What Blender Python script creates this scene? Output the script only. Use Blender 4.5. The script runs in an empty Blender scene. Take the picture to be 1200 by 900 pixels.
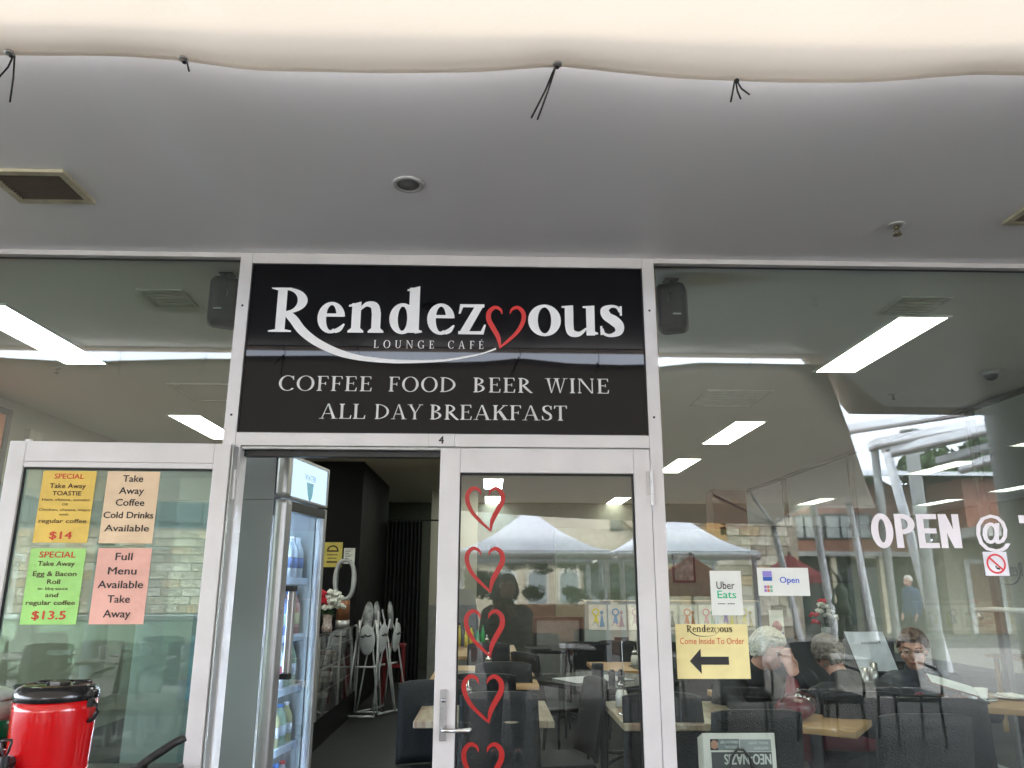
import bpy, bmesh, math, random
from mathutils import Vector, Matrix, Euler
random.seed(7)
R = math.radians
sc = bpy.context.scene
COL = sc.collection
PI = math.pi

# ---------------------------------------------------------------- camera, sky, sun, exposure
cam_data = bpy.data.cameras.new("camera")
cam = bpy.data.objects.new("camera", cam_data)
COL.objects.link(cam)
pitch, yaw, roll = R(14.6812), R(-1.5997), R(0.1596)
fwd = Vector((-math.sin(yaw) * math.cos(pitch), math.cos(yaw) * math.cos(pitch), math.sin(pitch)))
rgt = Vector((math.cos(yaw), math.sin(yaw), 0))
upv = rgt.cross(fwd)
r2 = rgt * math.cos(roll) + upv * math.sin(roll)
u2 = -rgt * math.sin(roll) + upv * math.cos(roll)
mw = Matrix((r2, u2, -fwd)).transposed().to_4x4()
mw.translation = Vector((0, -3.338, 1.45))
cam.matrix_world = mw
cam_data.sensor_width = 36
cam_data.lens = 36 * 901 / 1200
cam_data.clip_start = 0.05
cam_data.clip_end = 600
sc.camera = cam

SUN_EL, SUN_AZ = R(50), R(20)
world = bpy.data.worlds.new("World")
sc.world = world
world.use_nodes = True
wn = world.node_tree.nodes
wl = world.node_tree.links
bg = wn["Background"]
sky = wn.new("ShaderNodeTexSky")
sky.sky_type = 'NISHITA'
sky.sun_disc = False
sky.sun_elevation = SUN_EL
sky.sun_rotation = SUN_AZ
sky.air_density = 1.0
sky.dust_density = 3.0
sky.ozone_density = 1.0
# overcast: a grey-white cloud layer mixed over the clear sky
tc = wn.new("ShaderNodeTexCoord")
cl = wn.new("ShaderNodeTexNoise")
cl.inputs["Scale"].default_value = 2.2
cl.inputs["Detail"].default_value = 6
cr = wn.new("ShaderNodeMapRange")
cr.inputs[1].default_value = 0.3
cr.inputs[2].default_value = 0.7
cr.inputs[3].default_value = 0.55
cr.inputs[4].default_value = 0.95
mx = wn.new("ShaderNodeMix")
mx.data_type = 'RGBA'
mx.inputs[7].default_value = (12.6, 13.6, 15.6, 1)
wl.new(tc.outputs["Generated"], cl.inputs["Vector"])
wl.new(cl.outputs["Fac"], cr.inputs[0])
wl.new(cr.outputs[0], mx.inputs[0])
wl.new(sky.outputs[0], mx.inputs[6])
wl.new(mx.outputs[2], bg.inputs[0])
bg.inputs[1].default_value = 0.15

sun_l = bpy.data.lights.new("sun", 'SUN')
sun_l.energy = 1.5
sun_l.angle = R(18)
sun_l.color = (1.0, 0.96, 0.9)
sun = bpy.data.objects.new("sun", sun_l)
COL.objects.link(sun)
sd = Vector((math.sin(SUN_AZ) * math.cos(SUN_EL), math.cos(SUN_AZ) * math.cos(SUN_EL), math.sin(SUN_EL)))
sun.rotation_euler = sd.to_track_quat('Z', 'Y').to_euler()

sc.view_settings.view_transform = 'Standard'
sc.view_settings.look = 'None'
sc.view_settings.gamma = 1
sc.view_settings.exposure = 3.0
cy = sc.cycles
cy.max_bounces = 10
cy.diffuse_bounces = 5
cy.glossy_bounces = 5
cy.transmission_bounces = 6
cy.transparent_max_bounces = 24
cy.caustics_reflective = False
cy.caustics_refractive = False
cy.sample_clamp_indirect = 4.0
cy.use_denoising = True
try:
    cy.denoiser = 'OPENIMAGEDENOISE'
except Exception:
    pass
cy.use_adaptive_sampling = True
cy.adaptive_threshold = 0.015

# ---------------------------------------------------------------- materials
MATS = {}
def mat(name, col, rough=0.6, metal=0.0, noise=0.06, nscale=12.0, bump=0.0, bscale=60.0, spec=0.5, coat=0.0, stretch=None, col2=None, trans=0.0):
    """principled with fine colour variation and optional bump"""
    if name in MATS:
        return MATS[name]
    m = bpy.data.materials.new(name)
    m.use_nodes = True
    n, l = m.node_tree.nodes, m.node_tree.links
    b = n["Principled BSDF"]
    b.inputs["Roughness"].default_value = rough
    b.inputs["Metallic"].default_value = metal
    b.inputs["Specular IOR Level"].default_value = spec
    b.inputs["Coat Weight"].default_value = coat
    if trans:
        b.inputs["Transmission Weight"].default_value = trans
    c = (*col, 1)
    b.inputs["Base Color"].default_value = c
    tcn = n.new("ShaderNodeTexCoord")
    mp = n.new("ShaderNodeMapping")
    l.new(tcn.outputs["Object"], mp.inputs["Vector"])
    if stretch:
        mp.inputs["Scale"].default_value = stretch
    if noise or col2:
        t = n.new("ShaderNodeTexNoise")
        t.inputs["Scale"].default_value = nscale
        t.inputs["Detail"].default_value = 5
        l.new(mp.outputs[0], t.inputs["Vector"])
        r = n.new("ShaderNodeValToRGB")
        if col2:
            ca, cb = col, col2
        else:
            ca = tuple(min(1, v * (1 - noise * 2)) for v in col)
            cb = tuple(min(1, v * (1 + noise * 2)) for v in col)
        r.color_ramp.elements[0].color = (*ca, 1)
        r.color_ramp.elements[1].color = (*cb, 1)
        r.color_ramp.elements[0].position = 0.32
        r.color_ramp.elements[1].position = 0.68
        l.new(t.outputs["Fac"], r.inputs[0])
        l.new(r.outputs[0], b.inputs["Base Color"])
        mr = n.new("ShaderNodeMapRange")
        mr.inputs[3].default_value = max(0.0, rough - 0.06)
        mr.inputs[4].default_value = min(1, rough + 0.06)
        l.new(t.outputs["Fac"], mr.inputs[0])
        if rough > 0.08:
            l.new(mr.outputs[0], b.inputs["Roughness"])
    if bump:
        t2 = n.new("ShaderNodeTexNoise")
        t2.inputs["Scale"].default_value = bscale
        t2.inputs["Detail"].default_value = 4
        l.new(mp.outputs[0], t2.inputs["Vector"])
        bu = n.new("ShaderNodeBump")
        bu.inputs["Strength"].default_value = bump
        bu.inputs["Distance"].default_value = 0.01
        l.new(t2.outputs["Fac"], bu.inputs["Height"])
        l.new(bu.outputs[0], b.inputs["Normal"])
    MATS[name] = m
    return m

def mat_emit(name, col, strength):
    m = bpy.data.materials.new(name)
    m.use_nodes = True
    n, l = m.node_tree.nodes, m.node_tree.links
    n.remove(n["Principled BSDF"])
    e = n.new("ShaderNodeEmission")
    e.inputs[0].default_value = (*col, 1)
    e.inputs[1].default_value = strength
    l.new(e.outputs[0], n["Material Output"].inputs[0])
    MATS[name] = m
    return m

def mat_glass(name, tint, r0=0.047, dirt=0.003):
    """window glass: thin pane, clear with a tint, mirror reflection by Schlick's law"""
    m = bpy.data.materials.new(name)
    m.use_nodes = True
    n, l = m.node_tree.nodes, m.node_tree.links
    n.remove(n["Principled BSDF"])
    tr = n.new("ShaderNodeBsdfTransparent"); tr.inputs[0].default_value = (*tint, 1)
    gl = n.new("ShaderNodeBsdfGlossy"); gl.inputs["Roughness"].default_value = 0.0
    gl.inputs[0].default_value = (1, 1, 1, 1)
    lw = n.new("ShaderNodeLayerWeight"); lw.inputs[0].default_value = 0.5
    p = n.new("ShaderNodeMath"); p.operation = 'POWER'; p.inputs[1].default_value = 5
    l.new(lw.outputs["Facing"], p.inputs[0])
    mr = n.new("ShaderNodeMapRange"); mr.inputs[3].default_value = r0; mr.inputs[4].default_value = 1.0
    l.new(p.outputs[0], mr.inputs[0])
    mixs = n.new("ShaderNodeMixShader")
    l.new(mr.outputs[0], mixs.inputs[0]); l.new(tr.outputs[0], mixs.inputs[1]); l.new(gl.outputs[0], mixs.inputs[2])
    df = n.new("ShaderNodeBsdfDiffuse"); df.inputs[0].default_value = (0.7, 0.72, 0.7, 1)
    t = n.new("ShaderNodeTexNoise"); t.inputs["Scale"].default_value = 5; t.inputs["Detail"].default_value = 8
    tcn = n.new("ShaderNodeTexCoord"); l.new(tcn.outputs["Object"], t.inputs["Vector"])
    dm = n.new("ShaderNodeMapRange"); dm.inputs[1].default_value = 0.4; dm.inputs[2].default_value = 0.8
    dm.inputs[3].default_value = dirt * 0.4; dm.inputs[4].default_value = dirt * 3
    l.new(t.outputs["Fac"], dm.inputs[0])
    m2 = n.new("ShaderNodeMixShader")
    l.new(dm.outputs[0], m2.inputs[0]); l.new(mixs.outputs[0], m2.inputs[1]); l.new(df.outputs[0], m2.inputs[2])
    l.new(m2.outputs[0], n["Material Output"].inputs[0])
    MATS[name] = m
    return m

def mat_cloth_trans(name, col, tcol, noise=0.03):
    """fabric that lets some daylight through"""
    m = bpy.data.materials.new(name)
    m.use_nodes = True
    n, l = m.node_tree.nodes, m.node_tree.links
    n.remove(n["Principled BSDF"])
    d = n.new("ShaderNodeBsdfDiffuse"); d.inputs[0].default_value = (*col, 1)
    t = n.new("ShaderNodeBsdfTranslucent"); t.inputs[0].default_value = (*tcol, 1)
    nz = n.new("ShaderNodeTexNoise"); nz.inputs["Scale"].default_value = 1.6; nz.inputs["Detail"].default_value = 6
    tcn = n.new("ShaderNodeTexCoord"); l.new(tcn.outputs["Object"], nz.inputs["Vector"])
    r = n.new("ShaderNodeValToRGB")
    r.color_ramp.elements[0].color = (*[v * (1 - noise * 3) for v in tcol], 1)
    r.color_ramp.elements[1].color = (*[min(1, v * (1 + noise * 3)) for v in tcol], 1)
    l.new(nz.outputs["Fac"], r.inputs[0]); l.new(r.outputs[0], t.inputs[0])
    a = n.new("ShaderNodeAddShader")
    l.new(d.outputs[0], a.inputs[0]); l.new(t.outputs[0], a.inputs[1])
    # faint woven relief and creases
    nz2 = n.new("ShaderNodeTexNoise"); nz2.inputs["Scale"].default_value = 3.5; nz2.inputs["Detail"].default_value = 7
    l.new(tcn.outputs["Object"], nz2.inputs["Vector"])
    bu = n.new("ShaderNodeBump"); bu.inputs["Strength"].default_value = 0.35; bu.inputs["Distance"].default_value = 0.05
    l.new(nz2.outputs["Fac"], bu.inputs["Height"]); l.new(bu.outputs[0], d.inputs["Normal"]); l.new(bu.outputs[0], t.inputs["Normal"])
    l.new(a.outputs[0], n["Material Output"].inputs[0])
    MATS[name] = m
    return m

# ---------------------------------------------------------------- mesh builder
class MB:
    def __init__(self):
        self.v, self.f, self.smooth = [], [], []
    def add(self, vs, fs, smooth=False):
        o = len(self.v)
        self.v += [tuple(p) for p in vs]
        self.f += [tuple(i + o for i in f) for f in fs]
        self.smooth += [smooth] * len(fs)
        return self
    def box(self, x0, x1, y0, y1, z0, z1, rot=None, piv=None):
        vs = [(x, y, z) for x in (x0, x1) for y in (y0, y1) for z in (z0, z1)]
        if rot is not None:
            pv = Vector(piv or ((x0 + x1) / 2, (y0 + y1) / 2, (z0 + z1) / 2))
            e = Euler(rot).to_matrix()
            vs = [tuple(pv + e @ (Vector(p) - pv)) for p in vs]
        return self.add(vs, [(0, 1, 3, 2), (4, 6, 7, 5), (0, 4, 5, 1), (2, 3, 7, 6), (0, 2, 6, 4), (1, 5, 7, 3)])
    def bbox(self, x0, x1, y0, y1, z0, z1, b=0.004, **k):
        """box with all edges chamfered"""
        bm = bmesh.new()
        bmesh.ops.create_cube(bm, size=1)
        for w in bm.verts:
            w.co = Vector((x0 if w.co.x < 0 else x1, y0 if w.co.y < 0 else y1, z0 if w.co.z < 0 else z1))
        bmesh.ops.bevel(bm, geom=list(bm.edges), offset=b, segments=2, profile=0.5, affect='EDGES')
        self.addbm(bm, k.get('rot'), k.get('piv') or ((x0 + x1) / 2, (y0 + y1) / 2, (z0 + z1) / 2))
        bm.free()
        return self
    def addbm(self, bm, rot=None, piv=(0, 0, 0), smooth=False):
        bm.verts.ensure_lookup_table()
        bm.verts.index_update()
        pv = Vector(piv)
        e = Euler(rot).to_matrix() if rot is not None else None
        vs = [tuple(w.co) if e is None else tuple(pv + e @ (w.co - pv)) for w in bm.verts]
        self.add(vs, [tuple(w.index for w in f.verts) for f in bm.faces], smooth)
    def cyl(self, p0, p1, r0, r1=None, n=12, cap=True, smooth=True):
        r1 = r0 if r1 is None else r1
        p0, p1 = Vector(p0), Vector(p1)
        d = (p1 - p0)
        q = d.to_track_quat('Z', 'Y').to_matrix()
        a = [p0 + q @ Vector((r0 * math.cos(2 * PI * i / n), r0 * math.sin(2 * PI * i / n), 0)) for i in range(n)]
        b = [p1 + q @ Vector((r1 * math.cos(2 * PI * i / n), r1 * math.sin(2 * PI * i / n), 0)) for i in range(n)]
        self.add(a + b, [(i, (i + 1) % n, n + (i + 1) % n, n + i) for i in range(n)], smooth)
        if cap:
            self.add(a, [tuple(range(n))[::-1]]); self.add(b, [tuple(range(n))])
        return self
    def tube(self, pts, r, n=8, closed=False, rs=None):
        pts = [Vector(p) for p in pts]
        m = len(pts)
        rings = []
        ref = Vector((0, 0, 1))
        for i, p in enumerate(pts):
            if closed:
                d = (pts[(i + 1) % m] - pts[i - 1]).normalized()
            else:
                d = (pts[min(i + 1, m - 1)] - pts[max(i - 1, 0)]).normalized()
            s = d.cross(ref)
            if s.length < 0.05:
                s = d.cross(Vector((0, 1, 0)))
            s.normalize()
            t = s.cross(d)
            rr = rs[i] if rs else r
            rings.append([p + s * rr * math.cos(2 * PI * k / n) + t * rr * math.sin(2 * PI * k / n) for k in range(n)])
        vs = [v for g in rings for v in g]
        fs = []
        for i in range(m if closed else m - 1):
            j = (i + 1) % m
            for k in range(n):
                fs.append((i * n + k, i * n + (k + 1) % n, j * n + (k + 1) % n, j * n + k))
        if not closed:
            fs.append(tuple(range(n))[::-1]); fs.append(tuple((m - 1) * n + k for k in range(n)))
        return self.add(vs, fs, True)
    def lathe(self, prof, c, n=24, smooth=True, sx=1.0, sy=1.0, axis='Z'):
        vs, fs = [], []
        for r, z in prof:
            for k in range(n):
                a = 2 * PI * k / n
                p = (r * sx * math.cos(a), r * sy * math.sin(a), z)
                if axis == 'Y':
                    p = (p[0], z, p[1])
                vs.append((c[0] + p[0], c[1] + p[1], c[2] + p[2]))
        for i in range(len(prof) - 1):
            for k in range(n):
                fs.append((i * n + k, i * n + (k + 1) % n, (i + 1) * n + (k + 1) % n, (i + 1) * n + k))
        if prof[0][0] > 1e-5:
            fs.append(tuple(range(n))[::-1])
        if prof[-1][0] > 1e-5:
            fs.append(tuple((len(prof) - 1) * n + k for k in range(n)))
        return self.add(vs, fs, smooth)
    def sphere(self, c, r, sx=1, sy=1, sz=1, n=16, m=10, rot=None):
        vs, fs = [], []
        e = Euler(rot).to_matrix() if rot is not None else Matrix.Identity(3)
        for i in range(m + 1):
            th = PI * i / m
            for k in range(n):
                a = 2 * PI * k / n
                p = e @ Vector((r * sx * math.sin(th) * math.cos(a), r * sy * math.sin(th) * math.sin(a), r * sz * math.cos(th)))
                vs.append(tuple(Vector(c) + p))
        for i in range(m):
            for k in range(n):
                fs.append((i * n + k, (i + 1) * n + k, (i + 1) * n + (k + 1) % n, i * n + (k + 1) % n))
        return self.add(vs, fs, True)
    def prism(self, poly, y0, y1):
        """polygon of (x, z) extruded along y"""
        n = len(poly)
        a = [(x, y0, z) for x, z in poly]; b = [(x, y1, z) for x, z in poly]
        return self.add(a + b, [tuple(range(n)), tuple(range(2 * n - 1, n - 1, -1))] + [(i, n + i, n + (i + 1) % n, (i + 1) % n) for i in range(n)])
    def prismz(self, poly, z0, z1):
        n = len(poly)
        a = [(x, y, z0) for x, y in poly]; b = [(x, y, z1) for x, y in poly]
        return self.add(a + b, [tuple(range(n))[::-1], tuple(range(n, 2 * n))] + [(i, (i + 1) % n, n + (i + 1) % n, n + i) for i in range(n)])
    def build(self, name, m, parent=None, fix=True):
        off = Vector((0, 0, 0))
        p = parent
        while p is not None:
            off += p.location
            p = p.parent
        me = bpy.data.meshes.new(name)
        me.from_pydata([(v[0] - off.x, v[1] - off.y, v[2] - off.z) for v in self.v], [], self.f)
        me.polygons.foreach_set("use_smooth", self.smooth)
        if fix:
            bm = bmesh.new(); bm.from_mesh(me)
            bmesh.ops.recalc_face_normals(bm, faces=list(bm.faces))
            bm.to_mesh(me); bm.free()
        me.materials.append(m)
        me.update()
        o = bpy.data.objects.new(name, me)
        COL.objects.link(o)
        o.parent = parent
        return o

def tag(o, label=None, cat=None, group=None, kind=None):
    if label: o['label'] = label
    if cat: o['category'] = cat
    if group: o['group'] = group
    if kind: o['kind'] = kind
    return o
def thing(name, label, cat, loc=(0, 0, 0), group=None):
    o = bpy.data.objects.new(name, None)
    o.empty_display_size = 0.1
    COL.objects.link(o)
    o.location = loc
    return tag(o, label, cat, group)
def copy_tree(o, parent=None):
    c = o.copy()
    COL.objects.link(c)
    c.parent = parent
    for ch in list(o.children):
        copy_tree(ch, c)
    return c
def place(o, loc, rz=0, label=None, group=None, s=None):
    o.location = loc
    o.rotation_euler = (0, 0, rz)
    if s: o.scale = (s, s, s)
    if label: o['label'] = label
    if group: o['group'] = group
    return o
class Proto:
    """the first placement uses the thing itself, later ones copy it with all its parts"""
    def __init__(self, root): self.root, self.used = root, False
    def put(self, loc, rz=0, label=None, group=None, s=None):
        o = self.root if not self.used else copy_tree(self.root)
        self.used = True
        return place(o, loc, rz, label, group, s)

def crom(pts, k=8, closed=False):
    """Catmull-Rom through points (any dimension)"""
    n = len(pts)
    out = []
    rng = range(n if closed else n - 1)
    for i in rng:
        g = lambda j: pts[j % n] if closed else pts[max(0, min(n - 1, j))]
        p0, p1, p2, p3 = g(i - 1), g(i), g(i + 1), g(i + 2)
        for s in range(k):
            t = s / k
            out.append(tuple(0.5 * ((2 * b) + (-a + c) * t + (2 * a - 5 * b + 4 * c - d) * t * t + (-a + 3 * b - 3 * c + d) * t ** 3) for a, b, c, d in zip(p0, p1, p2, p3)))
    if not closed:
        out.append(tuple(pts[-1]))
    return out

# ---------------------------------------------------------------- lettering
class Ink:
    """flat shapes in an (x, z) plane, each a hair deeper than the last so no two faces coincide"""
    def __init__(self): self.polys = []
    def poly(self, p): self.polys.append([p]); return self
    def rect(self, x0, y0, x1, y1): return self.poly([(x0, y0), (x1, y0), (x1, y1), (x0, y1)])
    def stroke(self, pts, k=8):
        """pts = (x, y, width); smooth variable-width stroke"""
        q = crom(pts, k) if k > 1 else pts
        L, Rr = [], []
        for i, (x, y, w) in enumerate(q):
            a = q[max(0, i - 1)]; b = q[min(len(q) - 1, i + 1)]
            dx, dy = b[0] - a[0], b[1] - a[1]
            d = math.hypot(dx, dy) or 1
            nx, ny = -dy / d, dx / d
            L.append((x + nx * w / 2, y + ny * w / 2)); Rr.append((x - nx * w / 2, y - ny * w / 2))
        self.polys.append([[L[i], L[i + 1], Rr[i + 1], Rr[i]] for i in range(len(q) - 1)])
        return self
    def ring(self, cx, cy, rx, ry, tx, ty, a0=0, a1=360, n=28):
        """arc whose weight is tx at the sides and ty at top and bottom"""
        st = []
        m = max(4, int(n * abs(a1 - a0) / 360))
        P = []
        for i in range(m + 1):
            a = R(a0 + (a1 - a0) * i / m)
            P.append(((cx + rx * math.cos(a), cy + ry * math.sin(a)), (cx + (rx - tx) * math.cos(a), cy + (ry - ty) * math.sin(a))))
        self.polys.append([[P[i][0], P[i + 1][0], P[i + 1][1], P[i][1]] for i in range(m)])
        return self
    def place(self, o, dx, dy, sx, sy):
        for g in o.polys:
            self.polys.append([[(x * sx + dx, y * sy + dy) for x, y in q] for q in g])
        return self
    def build(self, name, m, parent, y, O=(0, 0), U=(1, 0, 0), V=(0, 0, 1), N=(0, -1, 0), eps=0.00004):
        """origin O=(x,z) or 3d, U/V axes of the plane, N out of the plane, y = depth"""
        o3 = Vector((O[0], y, O[1])) if len(O) == 2 else Vector(O)
        U, V, N = Vector(U), Vector(V), Vector(N)
        b = MB()
        for gi, g in enumerate(self.polys):
            for q in g:
                b.add([o3 + U * px + V * py + N * (eps * gi) for px, py in q], [tuple(range(len(q)))])
        return b.build(name, m, parent, fix=False)

def serif_glyph(ch, T=0.13, t=0.05, S=0.07):
    """one letter of a light or bold roman face, cap height 1; returns (Ink, width)"""
    g = Ink()
    ts = t * 0.9
    def stem(x, y0=0.0, y1=1.0, w=T, bot=True, top=True, br=None):
        g.rect(x, y0, x + w, y1)
        s = S
        if bot:
            g.poly([(x - s, y0), (x + w + s, y0), (x + w + s, y0 + ts * .7), (x + w, y0 + ts * 1.9), (x, y0 + ts * 1.9), (x - s, y0 + ts * .7)])
        if top:
            g.poly([(x - s, y1), (x - s, y1 - ts * .7), (x, y1 - ts * 1.9), (x + w, y1 - ts * 1.9), (x + w + s, y1 - ts * .7), (x + w + s, y1)])
    def arm(x0, x1, y, up, tick=0.2):
        y1 = y + (ts if up else -ts)
        g.poly([(x0, min(y, y1)), (x1, min(y, y1)), (x1, max(y, y1)), (x0, max(y, y1))])
        if tick:
            if up: g.poly([(x1 - ts * 1.6, y), (x1, y), (x1 + .03, y + tick), (x1 - ts * .3, y + tick)])
            else: g.poly([(x1 - ts * 1.6, y), (x1 - ts * .3, y - tick), (x1 + .02, y - tick), (x1, y)])
    x = S
    if ch == 'I':
        stem(x); w = T + 2 * S
    elif ch == 'L':
        stem(x); arm(x + T, .56, 0, True, .24); w = .58
    elif ch == 'E' or ch == 'É':
        stem(x); arm(x + T, .54, 0, True, .24); arm(x + T, .52, 1, False, .2)
        g.rect(x + T, .5, .42, .5 + ts); g.rect(.42 - ts, .42, .42, .62); w = .58
        if ch == 'É': g.poly([(.24, 1.07), (.30, 1.07), (.42, 1.22), (.32, 1.22)])
    elif ch == 'F':
        stem(x); arm(x + T, .52, 1, False, .2)
        g.rect(x + T, .48, .42, .48 + ts); g.rect(.42 - ts, .4, .42, .6); w = .54
    elif ch == 'T':
        stem(.3 - T / 2, top=False); g.rect(.0, 1 - ts, .62, 1)
        g.poly([(0, 1), (-.01, .8), (.03, .8), (.07, 1 - ts)]); g.poly([(.62, 1), (.63, .8), (.59, .8), (.55, 1 - ts)]); w = .62
    elif ch == 'D':
        stem(x); g.ring(x + T * .5, .5, .70 - T * .4, .5, T, ts, -90, 90); w = .84
    elif ch == 'O':
        g.ring(.42, .5, .42, .52, T * 1.02, ts); w = .84
    elif ch == 'C':
        g.ring(.42, .5, .42, .52, T * 1.02, ts, 48, 318); g.poly([(.66, .99), (.70, .99), (.71, .72), (.68, .72), (.62, .88)]); w = .72
    elif ch == 'G':
        g.ring(.42, .5, .42, .52, T * 1.02, ts, 48, 300); g.poly([(.66, .99), (.70, .99), (.71, .72), (.68, .72), (.62, .88)])
        g.rect(.62, .04, .62 + T, .42); g.rect(.55, .42 - ts, .8, .42); w = .82
    elif ch == 'B':
        stem(x); g.ring(x + T * .5, .755, .36, .245, T, ts, -90, 90); g.ring(x + T * .5, .27, .42, .27, T, ts, -90, 90); w = .62
    elif ch == 'R':
        stem(x); g.ring(x + T * .5, .735, .38, .265, T, ts, -90, 90)
        g.stroke([(x + T + .05, .5, T), (.42, .26, T), (.60, .04, T * .8), (.70, .015, ts)], 5); w = .68
    elif ch == 'K':
        stem(x); g.poly([(x + T, .42), (x + T, .5), (.55, 1), (.62, 1)]); g.rect(.46, 1 - ts, .72, 1)
        g.poly([(.26, .55), (.40, .62), (.72, 0), (.55, 0)]); g.rect(.48, 0, .8, ts); w = .76
    elif ch == 'N':
        stem(x, w=t * 1.1); stem(.68, w=t * 1.1, bot=False); g.poly([(x - .02, 1), (x + T, 1), (.68 + t, 0), (.68 - .02, 0)]); w = .82
    elif ch == 'U':
        stem(x, .3, 1, bot=False); stem(.62, .3, 1, w=t * 1.1, bot=False)
        g.ring(.365, .31, .30, .32, T * .9, ts, 180, 360); w = .78
    elif ch == 'A':
        g.poly([(.08, 0), (.08 + t, 0), (.40, 1), (.36, 1)]); g.poly([(.36, 1), (.44, 1), (.76, 0), (.76 - T * 1.15, 0)])
        g.rect(.19, .32, .58, .32 + ts); g.rect(-.02, 0, .22, ts * .8); g.rect(.55, 0, .86, ts * .8); w = .84
    elif ch == 'Y':
        g.rect(.37 - T / 2, 0, .37 + T / 2, .48); g.rect(.24, 0, .5, ts * .8)
        g.poly([(.03, 1), (.03 + T * 1.1, 1), (.37 + T / 2, .44), (.37 - T / 2, .44)]); g.poly([(.66, 1), (.66 + t, 1), (.37 + T / 2, .44), (.37 + T / 2 - t, .44)])
        g.rect(-.05, 1 - ts * .8, .24, 1); g.rect(.57, 1 - ts * .8, .82, 1); w = .76
    elif ch == 'W':
        for dx in (0, .42):
            g.poly([(.05 + dx, 1), (.05 + dx + T, 1), (.30 + dx, .0), (.26 + dx, .0)])
            g.poly([(.26 + dx, 0), (.30 + dx, 0), (.53 + dx, 1), (.53 + dx - t, 1)])
        g.rect(-.04, 1 - ts * .8, .26, 1); g.rect(.38, 1 - ts * .8, .68, 1); g.rect(.84, 1 - ts * .8, 1.06, 1); w = 1.04
    elif ch == 'S':
        g.stroke([(.46, .80, t), (.40, .95, t * .9), (.26, .985, t), (.11, .88, T * .85), (.13, .66, T), (.28, .52, T * 1.15), (.43, .36, T), (.44, .14, T * .85), (.28, .02, t), (.12, .06, t), (.04, .22, t)], 7)
        g.rect(.45, .72, .49, .98); g.rect(.02, .03, .06, .3); w = .54
    # bold lower case, x height .68
    elif ch == 'e':
        g.ring(.32, .34, .32, .355, T, ts * 1.3, 4, 300); g.rect(.10, .36, .60, .36 + ts * 1.3); w = .64
        g.stroke([(.42, .035, ts * 1.7), (.53, .085, ts * 1.9), (.63, .2, ts * .7)], 5)
    elif ch == 'o':
        g.ring(.34, .34, .34, .36, T, ts * 1.2); w = .68
    elif ch == 'n':
        stem(x, 0, .66, top=False); g.poly([(x - S, .62), (x + T, .70), (x + T, .60), (x - S, .58)])
        g.stroke([(x + T * .8, .50, ts * .8), (x + T + .12, .64, ts * 1.9), (.57, .60, T * .9), (.62, .42, T)], 6); stem(.62 - T / 2, 0, .45, top=False); w = .62 + T / 2 + S
    elif ch == 'd':
        g.ring(.31, .335, .31, .35, T, ts * 1.4, 0, 360); g.rect(.46, .02, .50 + T, 1.04); g.poly([(.40, 1.0), (.50 + T, 1.08), (.50 + T, .98), (.40, .96)])
        g.poly([(.50 + T * .5, .0), (.50 + T + S, .03), (.50 + T + S, .06), (.50 + T, .09)]); w = .50 + T + S
        pass
    elif ch == 'u':
        g.rect(S, .2, S + T, .66); g.poly([(0, .66), (S + T, .68), (S + T, .6), (0, .62)])
        g.stroke([(S + T / 2, .25, T), (S + T * .7, .07, T * .9), (S + T + .13, .03, ts * 1.9), (.58, .16, ts * .8)], 6)
        g.rect(.58, .0, .58 + T, .66); g.poly([(.50, .66), (.58 + T, .68), (.58 + T, .6), (.50, .62)]); g.poly([(.58 + T * .5, 0), (.58 + T + S, .03), (.58 + T + S, .06), (.58 + T, .09)]); w = .58 + T + S
    elif ch == 'z':
        g.rect(.03, .68 - ts * 1.3, .56, .68); g.rect(.0, 0, .55, ts * 1.3); g.poly([(.38, .68), (.56, .68), (.2, .0), (.0, .0)])
        g.poly([(.03, .68), (.0, .46), (.04, .46), (.1, .62)]); g.poly([(.55, 0), (.60, .22), (.56, .22), (.48, .05)]); w = .58
    elif ch == 's':
        g.stroke([(.40, .54, t), (.34, .65, t), (.22, .67, t * 1.2), (.11, .59, T * .8), (.14, .45, T * .95), (.28, .34, T * 1.1), (.37, .22, T * .95), (.35, .08, T * .7), (.2, .01, t * 1.2), (.08, .05, t), (.04, .16, t)], 6)
        g.rect(.39, .46, .43, .68); g.rect(.01, .02, .05, .22); w = .46
    else:
        w = .32
    return g, w
def serif_word(word, x0, x1, base, cap, T=.115, t=.045, S=.065, gap=.10):
    """letters of a word fitted between x0 and x1"""
    out = Ink()
    gl = [serif_glyph(c, T, t, S) for c in word]
    tot = sum(w for _, w in gl) + gap * (len(gl) - 1)
    s = (x1 - x0) / tot
    x = x0
    for g, w in gl:
        out.place(g, x, base, s, cap)
        x += (w + gap) * s
    return out
def serif_letters(word, x0, x1, base, cap, T=.115, t=.045, S=.065, gap=.10):
    gl = [serif_glyph(c, T, t, S) for c in word]
    s = (x1 - x0) / (sum(w for _, w in gl) + gap * (len(gl) - 1)); x = x0; out = []
    for g, w in gl:
        out.append(Ink().place(g, x, base, s, cap)); x += (w + gap) * s
    return out
def heart_ink(w, h, mirror=False):
    g = Ink()
    A = [(.40, .80, .02), (.36, .90, .08), (.22, .955, .11), (.08, .84, .14), (.07, .66, .15), (.19, .45, .15), (.31, .24, .13), (.36, .0, .04)]
    B = [(.60, .80, .02), (.65, .91, .08), (.80, .955, .11), (.93, .83, .13), (.93, .64, .13), (.80, .40, .11), (.58, .19, .09), (.34, .0, .05)]
    if mirror:
        A, B = [(1 - x, y, t) for x, y, t in A], [(1 - x, y, t) for x, y, t in B]
    for P in (A, B):
        g.stroke([(x * w, y * h, t * w * .84) for x, y, t in P], 8)
    return g

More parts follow.
